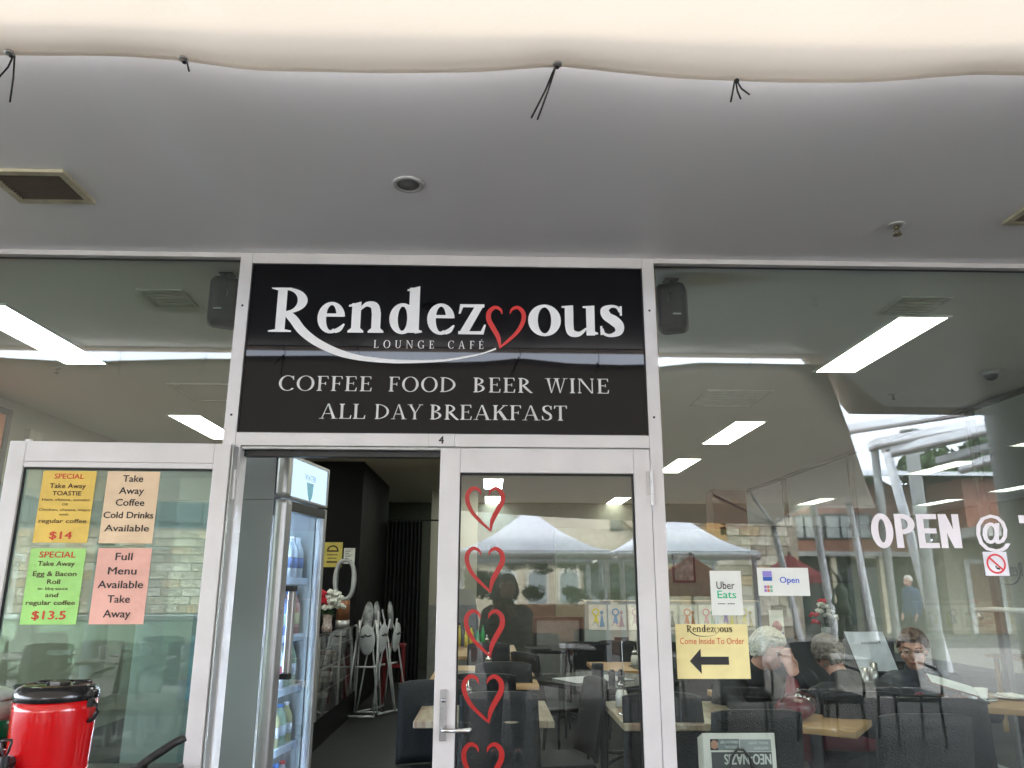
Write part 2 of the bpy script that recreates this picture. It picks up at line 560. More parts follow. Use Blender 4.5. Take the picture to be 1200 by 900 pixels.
FONT_CACHE = {}
def text_mesh(txt, size, bold=0.0, condense=1.0):
    c = bpy.data.curves.new("t", 'FONT')
    c.body = txt
    c.size = size
    c.offset = bold * size
    c.align_x = 'CENTER'
    c.resolution_u = 3
    o = bpy.data.objects.new("t", c)
    COL.objects.link(o)
    dg = bpy.context.evaluated_depsgraph_get()
    me = bpy.data.meshes.new_from_object(o.evaluated_get(dg))
    vs = [(v.co.x * condense, v.co.y) for v in me.vertices]
    fs = [tuple(p.vertices) for p in me.polygons]
    bpy.data.objects.remove(o); bpy.data.curves.remove(c); bpy.data.meshes.remove(me)
    return vs, fs
def text(name, txt, m, parent, O, size, U=(1, 0, 0), V=(0, 0, 1), bold=0.02, condense=1.0, fit=None, lines=None):
    """flat lettering centred on O (3d); fit = target width"""
    vs, fs = text_mesh(txt, size, 0, condense)
    if not vs: return None
    if fit:
        xs = [v[0] for v in vs]
        k = fit / (max(xs) - min(xs))
        c0 = (max(xs) + min(xs)) / 2
        vs = [((x - c0) * k, y) for x, y in vs]
    U, V, O = Vector(U), Vector(V), Vector(O)
    b = MB()
    s = bold * size * .9
    Nn_ = U.cross(V)
    for q, (dx, dy) in enumerate(((0, 0), (s, 0), (-s, 0), (0, s * .6), (0, -s * .6), (s * .5, s * .3), (-s * .5, -s * .3)) if s > 0 else ((0, 0),)):
        b.add([O + U * (x + dx) + V * (y + dy) + Nn_ * (q * .00002) for x, y in vs], fs)
    return b.build(name, m, parent, fix=False)
# ================================================================= materials used all over
ALU = mat("white_aluminium", (0.64, 0.62, 0.61), 0.38, noise=0.03, nscale=5, bump=0.03, bscale=90)
ALU_GREY = mat("grey_aluminium", (0.42, 0.43, 0.42), 0.35, 0.3, noise=0.03)
BLACKP = mat("black_plastic", (0.012, 0.012, 0.013), 0.35)
RUBBER = mat("black_rubber", (0.01, 0.01, 0.01), 0.6)
STEEL = mat("brushed_steel", (0.42, 0.41, 0.40), 0.30, 0.85, noise=0.015, nscale=20, stretch=(1, 1, 8))
CHROME = mat("chrome", (0.7, 0.7, 0.7), 0.12, 1.0, noise=0.0)
GLASS = mat_glass("window_glass", (0.93, 0.965, 0.94))
GLASS_D = mat_glass("door_glass", (0.955, 0.97, 0.96))
GLASS_T = mat_glass("left_door_glass", (0.84, 0.925, 0.885), dirt=0.02)
GLASS_C = mat_glass("clear_glass", (0.97, 0.975, 0.97), r0=0.05, dirt=0.0)
PAINT = mat("soffit_paint", (0.88, 0.87, 0.89), 0.36, noise=0.012, nscale=1.2, bump=0.012, bscale=9, spec=0.6)
TAN = mat("tan_fascia_paint", (0.42, 0.33, 0.27), 0.6, noise=0.03)
WHITEP = mat("white_paint", (0.75, 0.75, 0.73), 0.5, noise=0.02)
INK_W = mat("sign_white_vinyl", (0.80, 0.79, 0.78), 0.45, noise=0.01)
INK_R = mat("sign_red_vinyl", (0.62, 0.02, 0.015), 0.4, noise=0.02)
INK_K = mat("printed_black", (0.02, 0.018, 0.018), 0.6, noise=0.0)
INK_RED = mat("printed_red", (0.55, 0.04, 0.015), 0.6, noise=0.0)

# ================================================================= ground, floor, soffit
PAVE = mat("concrete_paving", (0.10, 0.098, 0.092), 0.8, noise=0.12, nscale=2.5, bump=0.15, bscale=30)
b = MB(); b.add([(-150, -150, 0), (150, -150, 0), (150, 150, 0), (-150, 150, 0)], [(0, 1, 2, 3)])
tag(b.build("ground", PAVE), kind='structure')
# pavers, real slabs with open joints round the shopfront and plaza
pv_m = [mat("paver_%s" % k, c, 0.8, noise=0.1, nscale=6, bump=0.1, spec=.2) for k, c in (("shaded", (0.05, 0.048, 0.045)), ("grey", (0.31, 0.30, 0.29)), ("brown", (0.27, 0.235, 0.20)))]
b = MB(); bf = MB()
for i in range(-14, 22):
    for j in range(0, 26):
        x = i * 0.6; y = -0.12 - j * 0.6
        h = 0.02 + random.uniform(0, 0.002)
        (b if j < 12 else bf).box(x + .004, x + .596, y - .596, y - .004, 0.0035, h)  # near slabs coloured dark to stand in for shade, far ones paler to bounce light
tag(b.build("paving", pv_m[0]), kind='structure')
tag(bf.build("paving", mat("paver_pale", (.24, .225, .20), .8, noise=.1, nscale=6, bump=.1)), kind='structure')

soffit = MB()
# plan of the soffit: straight edge, then stepping out round the corner of the building
SZ = 2.945
plan = [(-8, 0.099), (4.172, 0.099), (4.172, 12), (9.5, 12.001), (9.5, -2.90), (3.40, -2.95), (2.16, -1.42), (-8, -1.42)]  # side part carried over the passage to darken the view through the glass
soffit.prismz(plan, SZ, SZ + 0.025)
sf = tag(soffit.build("soffit", PAINT), kind='structure')
def quadz(p, z0, z1):
    return MB().prismz(p, z0, z1)
q = quadz([(-8, -1.422), (2.159, -1.422), (2.095, -1.52), (-8, -1.52)], SZ - 0.004, SZ + 0.015); tag(q.build("soffit_edge", TAN), kind='structure')
q = quadz([(2.161, -1.403), (3.398, -2.952), (3.20, -3.21), (2.097, -1.523)], SZ - 0.004, SZ + 0.015); tag(q.build("soffit_edge", TAN), kind='structure')
q = quadz([(3.402, -2.953), (9.5, -2.903), (9.5, -3.20), (3.203, -3.21)], SZ - 0.004, SZ + 0.10); tag(q.build("soffit_edge", TAN), kind='structure')
# building mass above the soffit
q = MB(); q.box(-8, 9.5, 0.6, 12, 3.06, 3.7); tag(q.build("upper_wall", mat("upper_render", (0.6, 0.58, 0.54), 0.8)), kind='structure')

# fittings on the soffit
VENTM = mat("vent_cream_paint", (0.50, 0.46, 0.33), 0.55, noise=0.12, nscale=14)
DARKV = mat("vent_dark_inside", (0.05, 0.035, 0.02), 0.8)
def soffit_vent(x0, x1, y0, y1, label):
    r = thing("soffit_vent", label, "air vent", ((x0 + x1) / 2, (y0 + y1) / 2, SZ), group="air vents in the soffit")
    f = MB(); w = 0.028
    for a in ((x0, x1, y0, y0 + w), (x0, x1, y1 - w, y1), (x0, x0 + w, y0 + w, y1 - w), (x1 - w, x1, y0 + w, y1 - w)):
        f.box(*a, SZ - 0.014, SZ - 0.001)
    f.build("frame", VENTM, r)
    MB().box(x0 + w, x1 - w, y0 + w, y1 - w, SZ - 0.004, SZ - 0.0015).build("backing", DARKV, r)
    n = 11
    for i in range(n):
        y = y0 + w + (i + .5) * (y1 - y0 - 2 * w) / n
        MB().box(x0 + w, x1 - w, y - .004, y + .004, SZ - 0.012, SZ - 0.005, rot=(0.5, 0, 0)).build("slat", mat("vent_slat", (0.10, 0.075, 0.045), 0.6), r)  # slats browner and darker than the cream frame
    return r
soffit_vent(-1.90, -1.60, -0.725, -0.475, "cream air vent with dark brown slats at the left of the grey soffit")
soffit_vent(2.155, 2.40, -0.62, -0.42, "cream air vent cut off by the right edge of the photo, in the soffit")
dl = thing("downlight", "small round white downlight, unlit, in the soffit above the big sign", "downlight", (-0.326, -0.665, SZ))
MB().lathe([(0.040, -0.002), (0.060, -0.002), (0.063, -0.006), (0.056, -0.012), (0.046, -0.012), (0.040, -0.004)], (-0.326, -0.665, SZ), 32).build("trim_ring", mat("downlight_ring", (.40, .40, .40), .35), dl)
MB().lathe([(0.0, -0.0105), (0.041, -0.009), (0.0415, -0.002)], (-0.326, -0.665, SZ), 28).build("lens", mat("downlight_lens", (0.16, 0.16, 0.16), 0.2), dl)
def sprinkler(x, y, z, label, s=1.0, group=None):
    r = thing("sprinkler_head", label, "sprinkler", (x, y, z), group)
    MB().lathe([(0.0, -0.001), (0.036 * s, -0.001), (0.036 * s, -0.006), (0.014 * s, -0.012), (0.012 * s, -0.002)], (x, y, z), 20).build("ceiling_plate", mat("sprinkler_plate", (0.55, 0.55, 0.54), 0.3, 0.6), r)
    m = mat("brass_worn", (0.20, 0.17, 0.10), 0.4, 0.8)
    b = MB()
    b.cyl((x, y, z - .01), (x, y, z - .022 * s), 0.010 * s)
    for k in (-1, 1):
        b.tube([(x + k * .006 * s, y, z - .02 * s), (x + k * .012 * s, y, z - .032 * s), (x, y, z - .047 * s)], 0.0025 * s, 6)
    b.build("body", m, r)
    MB().lathe([(0.0, -.047 * s), (0.019 * s, -.047 * s), (0.019 * s, -.050 * s), (0, -.050 * s)], (x, y, z), 14).build("deflector", m, r)
    return r
sprinkler(1.72, -0.385, SZ, "brass fire sprinkler hanging from the grey soffit at the right")

# ================================================================= shade sail laced along the soffit edge
EDGE = [(-6.0, 2.88), (-3.9, 2.86), (-3.4, 2.90), (-2.7, 2.865), (-1.9, 2.895), (-1.404, 2.900), (-1.046, 2.906), (-0.871, 2.894), (-0.68, 2.868), (-0.30, 2.868), (-0.047, 2.878), (0.10, 2.893), (0.175, 2.903), (0.25, 2.896), (0.521, 2.870), (0.846, 2.864), (1.10, 2.872), (1.382, 2.905), (1.56, 2.904), (2.22, 2.90)]
def edge_z(x):
    for (a, za), (c, zc) in zip(EDGE, EDGE[1:]):
        if a <= x <= c:
            return za + (zc - za) * (x - a) / (c - a) - .020
    return 2.86
SAILM = mat_cloth_trans("sail_fabric", (0.78, 0.72, 0.63), (0.059, 0.0500, 0.0390))
def sail_right(y):      # y is the distance from the shopfront
    P = [(1.40, 2.20), (2.03, 2.54), (3.65, 3.40), (6.33, 4.80), (11.05, 7.30)]
    for (a, xa), (c, xc) in zip(P, P[1:]):
        if y <= c: return xa + (xc - xa) * (y - a) / (c - a)
    return P[-1][1]
sail = thing("shade_sail", "big cream shade sail stretched overhead from the edge of the soffit", "shade sail", (0, -1.42, 2.9))
b = MB(); NX, NY = 150, 46
for j in range(NY + 1):
    s = 1.45 + (11.1 - 1.45) * (j / NY) ** 1.35
    for i in range(NX + 1):
        xr = sail_right(s)
        x = -7.0 + (xr + 7.0) * i / NX
        z = edge_z(x) if j == 0 else 0
        k = min(1.0, (s - 1.45) / 1.6); k = k * k * (3 - 2 * k)
        bowl = 2.885 - 0.02 * math.sin(PI * min(1, (s - 1.42) / 9.7)) + 0.005 * math.sin(x * 2.1 + s * 1.7)
        z = edge_z(x) * (1 - k) + bowl * k
        b.v.append((x, -s, z))
for j in range(NY):
    for i in range(NX):
        a = j * (NX + 1) + i
        b.f.append((a, a + 1, a + NX + 2, a + NX + 1)); b.smooth.append(True)
b.build("canopy", SAILM, sail, fix=False)
b = MB()
for i in range(120):
    x0 = -6.0 + i * 8.2 / 120; x1 = x0 + 8.2 / 120
    b.add([(x0, -1.447, edge_z(x0) + .003), (x1, -1.447, edge_z(x1) + .003), (x1, -1.475, edge_z(x1) + .003), (x0, -1.475, edge_z(x0) + .003)], [(0, 1, 2, 3)])
b.build("hem", mat_cloth_trans("sail_hem", (0.15, 0.14, 0.13), (0.82, 0.80, 0.77)), sail, fix=False)
TIE = mat("black_cable_tie", (0.008, 0.008, 0.009), 0.5)
ties = [(-2.42, [(.02, .12)]), (-1.87, [(-.03, .13), (.01, .10)]), (-1.345, [(-.045, .06), (0.0, .135)]), (-0.868, [(.004, .018)]), (0.178, [(-.072, .155), (-.055, .160)]), (0.69, [(-.012, .055), (.018, .045), (.045, .03)]), (1.72, [(-.02, .05)]), (2.12, [(.03, .06)])]
for x, ends in ties:
    z = edge_z(x)
    if len(ends) != 3:
        MB().lathe([(.006, -.003), (.013, -.003), (.013, .003), (.006, .003)], (x, -1.468, z - .006), 12).build("eyelet", STEEL, sail)
    b = MB()
    for dx, dz in ends:
        b.tube([(x, -1.448, z + .012), (x + dx * .45, -1.435, z - dz * .45), (x + dx, -1.43, z - dz)], 0.0027, 6)
    b.sphere((x, -1.458, z - .006), 0.008, n=8, m=6)
    b.tube([(x, -1.458, z), (x + .012, -1.44, z + .02), (x + .004, -1.418, SZ - .003)], 0.0022, 5)
    b.build("cable_tie", TIE, sail)

# ================================================================= shopfront frame and glass
front = thing("shopfront", "white aluminium cafe shopfront with glazed side panes and transom", "shopfront", (0, 0, 0))
def fr(name, x0, x1, z0, z1, y0=0.0, y1=0.10, m=None, parent=front, bev=0.0025):
    return MB().bbox(x0, x1, y0, y1, z0, z1, bev).build(name, m or ALU, parent)
fr("head_rail", -6.0, -1.1685, 2.920, 2.9440, bev=.0005)
fr("head_rail", 0.7595, 4.11, 2.920, 2.9440, bev=.0005)
fr("head_rail", -1.112, 0.702, 2.893, 2.9440, bev=.0005)
fr("mullion", -1.168, -1.1125, 2.0385, 2.9440)
fr("jamb", -1.168, -1.088, 0.0, 2.038)
fr("mullion", 0.7025, 0.759, 0.0, 2.9440)
fr("door_head", -1.112, -0.2725, 2.038, 2.095)
fr("door_head", -0.158, 0.702, 2.038, 2.095)
fr("number_plate", -0.272, -0.1585, 2.039, 2.0945, y0=-0.0012, bev=0.0008)
fr("end_mullion", 4.112, 4.17, 0.0, 2.944)
fr("mullion", -3.05, -3.0, 0.1, 2.9195)
fr("base_rail", -6.0, -1.17, 0.004, 0.10)
fr("base_rail", 0.7595, 4.11, 0.004, 0.10)
fr("door_track", -1.087, 0.702, 1.998, 2.036, y0=0.055, y1=0.095, m=BLACKP)
fr("door_track", -1.087, 0.702, 2.024, 2.0375, y0=0.012, y1=0.05, m=ALU_GREY)
gk = 0.006
def pane(x0, x1, z0, z1, y=0.04, name="glass_pane", m=None, parent=front):
    g = MB().box(x0, x1, y, y + 0.006, z0, z1).build(name, m or GLASS, parent)
    return g
pane(-6.0, -3.051, 0.1, 2.9195); pane(-2.999, -1.1685, 0.1, 2.9195); pane(0.7595, 4.1115, 0.1, 2.9195)
for x0, x1, z0, z1 in ((-2.999, -1.1685, .1, 2.9195), (0.7595, 4.1115, .1, 2.9195)):
    gsk = MB(); gsk.box(x0, x1, 0.030, 0.0395, z1 - gk, z1 - .0005).box(x0, x0 + gk * .7, 0.030, 0.0395, z0, z1 - gk).box(x1 - gk * .7, x1, 0.030, 0.0395, z0, z1 - gk).box(x0, x1, 0.03, 0.0395, z0, z0 + gk)
    gsk.build("gasket", RUBBER, front)
WOODS = mat("varnished_timber_strip", (0.22, 0.13, 0.07), 0.4, noise=0.1, nscale=20, stretch=(4, 4, .5))
for x0, x1, z0 in ((-1.181, -1.1690, 2.03), (0.7600, 0.775, 2.03)):
    MB().box(x0, x1, 0.052, 0.099, z0, 2.918).build("timber_strip", WOODS, front)
for x, z in ((-1.139, 2.683), (-1.141, 2.173), (0.729, 2.683), (0.728, 2.178)):
    MB().lathe([(0, -.0016), (.0052, -.0014), (.0058, .001)], (x, 0, z), 14, axis='Y').build("screw", BLACKP, front)
n4 = text("house_number", "4", INK_K, front, (-0.2165, -0.0022, 2.0515), 0.046, bold=0.035)

# ================================================================= the fascia sign
def mat_sign():
    m = mat("glossy_black_acrylic", (0.0045, 0.0045, 0.006), 0.03, noise=0.0)
    m.node_tree.nodes["Principled BSDF"].inputs["Specular IOR Level"].default_value = 0.27
    return m
sign = thing("cafe_sign", "large glossy black cafe sign with white lettering above the doorway", "sign", (-0.205, 0.004, 2.494))
MB().bbox(-1.1115, 0.7015, 0.010, 0.03, 2.0955, 2.8925, 0.002).build("sign_panel", mat_sign(), sign)
rb = MB()
for a in ((-1.1115, 0.7015, 2.888, 2.8925), (-1.1115, 0.7015, 2.0955, 2.0995)):
    rb.box(a[0], a[1], .004, .0098, a[2], a[3])
for a in ((-1.1115, -1.1065), (0.6965, 0.7015)):
    rb.box(a[0], a[1], .004, .0098, 2.0997, 2.8878)
rb.build("edge_seal", RUBBER, sign)
SY = 0.0088
def rendezvous(parent, m_text, m_heart, y, tr, name, flip=False, depth_dir=None, bold=.2):
    """tr maps sign coordinates (x, z) to plane coordinates"""
    g = Ink()
    T, t, S = bold, .06, .075
    seq = [('e', -.797, -.672, 2.56, 1.0), ('n', -.657, -.494, 2.562, 1), ('d', -.470, -.319, 2.56, 1), ('e', -.297, -.171, 2.559, 1), ('z', -.153, -.031, 2.56, 1), ('o', .167, .318, 2.559, 1), ('u', .322, .489, 2.561, 1), ('s', .497, .609, 2.56, 1)]
    cap = .215
    letters = []
    for ch, x0, x1, base, _ in seq:
        gg, w = serif_glyph(ch, T, t, S)
        g.place(gg, x0, base, (x1 - x0) / w, cap)
        letters.append(Ink().place(gg, x0, base, (x1 - x0) / w, cap))
    r = Ink()
    # the capital R with its long swoosh
    r.rect(-.985, 2.565, -.942, 2.772)
    r.poly([(-1.016, 2.561), (-.912, 2.561), (-.912, 2.568), (-.942, 2.574), (-.985, 2.574), (-1.016, 2.568)])
    r.poly([(-1.016, 2.776), (-1.013, 2.770), (-.985, 2.762), (-.94, 2.764), (-.92, 2.776)])
    r.ring(-.945, 2.713, .098, .063, .045, .012, -92, 92)
    r.stroke([(-.940, 2.655, .030), (-.905, 2.622, .040), (-.860, 2.566, .040), (-.792, 2.514, .036), (-.700, 2.470, .032), (-.600, 2.443, .025), (-.470, 2.429, .019), (-.360, 2.427, .015), (-.216, 2.4345, .010), (-.100, 2.455, .008), (-.030, 2.473, .006), (.020, 2.493, .009)], 6)
    out = Ink()
    for gg in (g, r):
        for grp in gg.polys:
            out.polys.append([[tr(px, pz) for px, pz in q] for q in grp])
    h = heart_ink(.184, .205)
    ho = Ink()
    for grp in h.polys:
        ho.polys.append([[tr(px - .027, pz + 2.496) for px, pz in q] for q in grp])
    if name == 'split': return letters + [r], ho
    return out, ho
ro, ho = rendezvous(sign, INK_W, INK_R, SY, lambda x, z: (x, z), "split")
for g_ in ro: g_.build("letter", INK_W, sign, SY)
ho.build("heart", INK_R, sign, SY - .002)
for g in serif_letters("LOUNGE", -.534, -.262, 2.490, .037, T=.12, t=.05, gap=.62) + serif_letters("CAFÉ", -.198, -.037, 2.491, .037, T=.12, t=.05, gap=.62):
    g.build("letter", INK_W, sign, SY - .0006)
SGV = mat("sign_grey_vinyl", (0.60, 0.60, 0.58), 0.5, noise=0.01)
g = Ink()
for w, x0, x1 in (("COFFEE", -.947, -.533), ("FOOD", -.458, -.155), ("BEER", -.080, .184), ("WINE", .245, .532)):
    for g in serif_letters(w, x0, x1, 2.287, .0685, T=.125, gap=.13): g.build("letter", SGV, sign, SY - .0006)
for w, x0, x1 in (("ALL", -.757, -.557), ("DAY", -.514, -.307), ("BREAKFAST", -.270, .339)):
    for g in serif_letters(w, x0, x1, 2.161, .0675, T=.125, gap=.085): g.build("letter", SGV, sign, SY - .0006)

# ================================================================= doors
def hinge(parent, x, y, z0, z1, side=1):
    h = MB(); h.cyl((x, y, z0), (x, y, z1), 0.0085, n=14)
    h.build("hinge", mat("hinge_white", (0.58, 0.57, 0.56), 0.35, 0.2), parent)
    k = MB(); L = (z1 - z0)
    for i in range(1, 3):
        k.cyl((x, y, z0 + L * i / 3 - .001), (x, y, z0 + L * i / 3 + .001), .0089, n=14)
    k.box(x - .001 - side * .022, x - .001, y + .004, y + .0075, z0 + L * .3, z1 - .002) if side > 0 else k.box(x, x + .022, y + .004, y + .0075, z0 + L * .3, z1)
    k.build("hinge_leaf", mat("hinge_white2", (0.45, 0.44, 0.43), 0.35, 0.3), parent)
# right leaf, shut
D = thing("glazed_door", "closed white framed glass door with red hearts, below the right half of the sign", "door", (0.24, 0, 0))
Y0, Y1 = 0.0, 0.045
def dfr(n, x0, x1, z0, z1, m=None): return MB().bbox(x0, x1, Y0, Y1, z0, z1, .003).build(n, m or ALU, D)
dfr("stile", -0.219, -0.132, 0.012, 2.031); dfr("stile", 0.6285, 0.7005, 0.012, 2.031)
dfr("top_rail", -0.1315, 0.628, 1.924, 2.031); dfr("bottom_rail", -0.1315, 0.628, 0.012, 0.20)
MB().box(-0.1315, 0.628, 0.022, 0.028, 0.20, 1.924).build("glass_pane", GLASS_D, D)
gs = MB()
gs.box(-.1315, .628, .012, .0215, 1.916, 1.9235).box(-.1315, -.1255, .012, .0215, .2, 1.916).box(.6205, .628, .012, .0215, .2, 1.916).box(-.1255, .6205, .012, .0215, .2005, .208)
gs.build("gasket", RUBBER, D)
hinge(D, 0.7045, -0.007, 1.785, 1.937); hinge(D, 0.7045, -0.007, 0.32, 0.47)
h = MB().bbox(-.1935, -.1665, -.008, -.0005, .849, 1.041, .003).build("lock_plate", STEEL, D)
MB().lathe([(0, -.013), (.0085, -.013), (.0095, -.008)], (-.180, 0, 1.001), 18, axis='Y').build("key_cylinder", mat("lock_steel", (.3, .3, .3), .3, .9), D)
MB().tube([(-.1825, -.006, .895), (-.1825, -.040, .895), (-.176, -.052, .895), (-.155, -.056, .895), (-.095, -.056, .8945), (-.078, -.052, .8945), (-.071, -.040, .8945), (-.071, -.022, .8945)], .0085, 12).build("lever_handle", CHROME, D)
# left leaf, swung right back against the window
LH, LE = Vector((-1.103, -0.076, 0)), Vector((-2.009, -0.107, 0))
U = (LE - LH).normalized()             # along the leaf, away from the hinge
Nn = Vector((U.y, -U.x, 0))
if Nn.y > 0: Nn = -Nn                  # towards the street
LW = 0.907
def lp(s, d, z): return LH + U * s - Nn * d + Vector((0, 0, z))   # d = depth behind the street face
Dl = thing("glazed_door", "white framed glass door folded back on the left, with four paper notices", "door", (-1.103, -0.076, 0))
def lbox(n, s0, s1, d0, d1, z0, z1, m, parent=Dl, bev=.003):
    bm = bmesh.new(); bmesh.ops.create_cube(bm, size=1)
    for w in bm.verts:
        w.co = Vector((s0 if w.co.x < 0 else s1, d0 if w.co.y < 0 else d1, z0 if w.co.z < 0 else z1))
    if bev: bmesh.ops.bevel(bm, geom=list(bm.edges), offset=bev, segments=2, profile=0.5, affect='EDGES')
    bm.verts.index_update()
    k = MB(); k.add([lp(w.co.x, w.co.y, w.co.z) for w in bm.verts], [tuple(w.index for w in f.verts) for f in bm.faces]); bm.free()
    return k.build(n, m, parent)
lbox("stile", 0, .0675, 0, .045, .012, 2.03, ALU); lbox("stile", .8395, LW, 0, .045, .012, 2.03, ALU)
lbox("top_rail", .068, .839, 0.0005, .045, 1.945, 2.03, ALU); lbox("bottom_rail", .068, .839, .0005, .045, .012, .28, ALU)
lbox("glazing_bead", .068, .839, 0.002, .04, 1.9215, 1.9445, ALU, bev=.002)
lbox("glass_pane", .068, .8392, .021, .027, .28, 1.921, GLASS_T, bev=0)
lbox("gasket", .068, .8392, .012, .0205, 1.9135, 1.921, RUBBER, bev=0); lbox("gasket", .8325, .8392, .012, .0205, .28, 1.913, RUBBER, bev=0)
lbox("bolt_end", .83, .852, .01, .03, 2.0305, 2.040, WHITEP, bev=.002)
hg = MB(); hg.cyl((-1.0925, -.030, 1.80), (-1.0925, -.030, 1.925), .0085, n=14); hg.build("hinge", mat("hinge_white", (0.6, 0.6, 0.6), 0.3), Dl)
hg = MB(); hg.box(-1.0995, -1.0945, -.066, -.0005, .015, 2.028); hg.build("edge_strip", ALU_GREY, Dl)

# ---- paper notices taped inside the folded door: flat prints
def notice(s0, s1, z0, z1, m, label, lines, kink=0.0):
    c = lp((s0 + s1) / 2, .018, (z0 + z1) / 2)
    r = thing("paper_notice", label, "notice", tuple(c), group="paper notices on the folded door")
    k = MB(); nx = 10
    pts = []
    for i in range(nx + 1):
        for j in range(2):
            s = s0 + (s1 - s0) * i / nx
            dd = .0195 - .0012 * math.sin(PI * i / nx)
            pts.append(lp(s, dd, z0 + (z1 - z0) * j)); 
    n0 = len(pts)
    pts += [p + (-Nn) * .0004 for p in pts]
    fs = []
    for i in range(nx):
        a = 2 * i; fs.append((a, a + 1, a + 3, a + 2)); fs.append((n0 + a, n0 + a + 2, n0 + a + 3, n0 + a + 1))
    fs += [(0, n0, n0 + 1, 1), (2 * nx, 2 * nx + 1, n0 + 2 * nx + 1, n0 + 2 * nx)]
    for i in range(nx): fs.append((2 * i, 2 * i + 2, n0 + 2 * i + 2, n0 + 2 * i)); fs.append((2 * i + 1, n0 + 2 * i + 1, n0 + 2 * i + 3, 2 * i + 3))
    k.add(pts, fs); k.build("sheet", m, r)
    H = z1 - z0
    for txt, fz, size, mm, width, bold in lines:
        o = lp((s0 + s1) / 2, .0172, z1 - H * fz - size * .36)
        text("print", txt, mm, r, tuple(o), size, U=tuple(-U), bold=bold, fit=width)
    return r
YEL = mat("yellow_paper", (0.72, 0.50, 0.11), 0.75, noise=0.045, nscale=7, bump=0.6, bscale=14); PEA = mat("peach_paper", (0.73, 0.55, 0.36), 0.75, noise=0.045, nscale=7, bump=0.6, bscale=14)
GRN = mat("green_paper", (0.36, 0.68, 0.20), 0.75, noise=0.045, nscale=7, bump=0.6, bscale=14); PNK = mat("pink_paper", (0.76, 0.42, 0.34), 0.75, noise=0.045, nscale=7, bump=0.6, bscale=14)
BR = mat("brown_print", (0.07, 0.035, 0.015), 0.7, noise=0)
notice(.547, .763, 1.614, 1.909, YEL, "yellow paper notice with a red price, top left of the four door notices",
       [("SPECIAL", .075, .030, INK_RED, .118, .018), ("Take Away", .21, .028, BR, .145, .022), ("TOASTIE", .315, .026, BR, .115, .02), ("Ham, cheese, tomato", .405, .015, BR, .19, .012), ("OR", .47, .014, BR, .024, .01), ("Chicken, cheese, mayo", .545, .015, BR, .205, .012), ("with", .61, .014, BR, .038, .01), ("regular coffee", .70, .024, BR, .19, .02), ("$14", .895, .042, INK_RED, .088, .03)])
notice(.287, .502, 1.613, 1.910, PEA, "peach paper notice in large black print, top right of the four door notices",
       [("Take", .10, .040, INK_K, .082, .02), ("Away", .27, .040, INK_K, .100, .02), ("Coffee", .435, .040, INK_K, .115, .02), ("Cold Drinks", .61, .038, INK_K, .200, .02), ("Available", .79, .038, INK_K, .178, .02)])
notice(.546, .764, 1.294, 1.591, GRN, "green paper notice with a red price, bottom left of the four door notices",
       [("SPECIAL", .08, .034, INK_RED, .142, .022), ("Take Away", .20, .027, BR, .145, .02), ("Egg & Bacon", .335, .027, BR, .170, .02), ("Roll", .44, .026, BR, .05, .02), ("w- bbq sauce", .53, .017, BR, .118, .014), ("and", .615, .024, BR, .05, .018), ("regular coffee", .715, .025, BR, .19, .02), ("$13.5", .875, .045, INK_RED, .130, .032)])
notice(.284, .498, 1.295, 1.594, PNK, "pink paper notice about the full menu, bottom right of the door notices",
       [("Full", .11, .042, INK_K, .067, .02), ("Menu", .30, .042, INK_K, .112, .02), ("Available", .48, .042, INK_K, .178, .02), ("Take", .67, .042, INK_K, .088, .02), ("Away", .86, .042, INK_K, .106, .02)])

# ---- red heart stickers down the shut door
HM = mat("red_heart_vinyl", (0.40, 0.010, 0.007), 0.4, noise=0.03)
names = ["topmost", "second from the top", "middle", "second from the bottom", "lowest"]
for k, (x0, x1, zt, zb) in enumerate(((-.109, .065, 1.868, 1.676), (-.106, .066, 1.611, 1.422), (-.105, .067, 1.354, 1.165), (-.109, .065, 1.097, .912), (-.105, .067, .840, .655))):
    o = heart_ink(x1 - x0, zt - zb, True).build("heart_sticker", HM, None, .0205, O=(x0, zb))
    tag(o, "red heart sticker, %s of the five on the glass door" % names[k], "sticker", "red heart stickers on the door")

# ---- lettering and notices on the right-hand window
vin = mat("window_white_vinyl", (0.84, 0.79, 0.81), 0.5, noise=0.02)
def wtext(txt, x0, x1, zb, h, label, bold, yy=.0385):
    vs, fs = text_mesh(txt, 1.0, 0)
    xs = [v[0] for v in vs]; ys = [v[1] for v in vs]
    kx = (x1 - x0) / (max(xs) - min(xs)); kz = h / (max(ys) - min(ys))
    k = MB(); s_ = bold * kx; x0 += s_; kx = (x1 - s_ - x0) / (max(xs) - min(xs))
    for q, dx in enumerate((0, -s_, s_, -s_ / 2, s_ / 2)):
        k.add([(x0 + dx + (x - min(xs)) * kx, yy - q * .00003, zb + (y - min(ys)) * kz) for x, y in vs], fs)
    return tag(k.build("window_lettering", vin, None, fix=False), label, "lettering", "opening hours lettering")
lw_ = thing("window_lettering", "big white letters OPEN stuck on the right window", "lettering", (1.87, .0385, 1.612), "opening hours lettering")
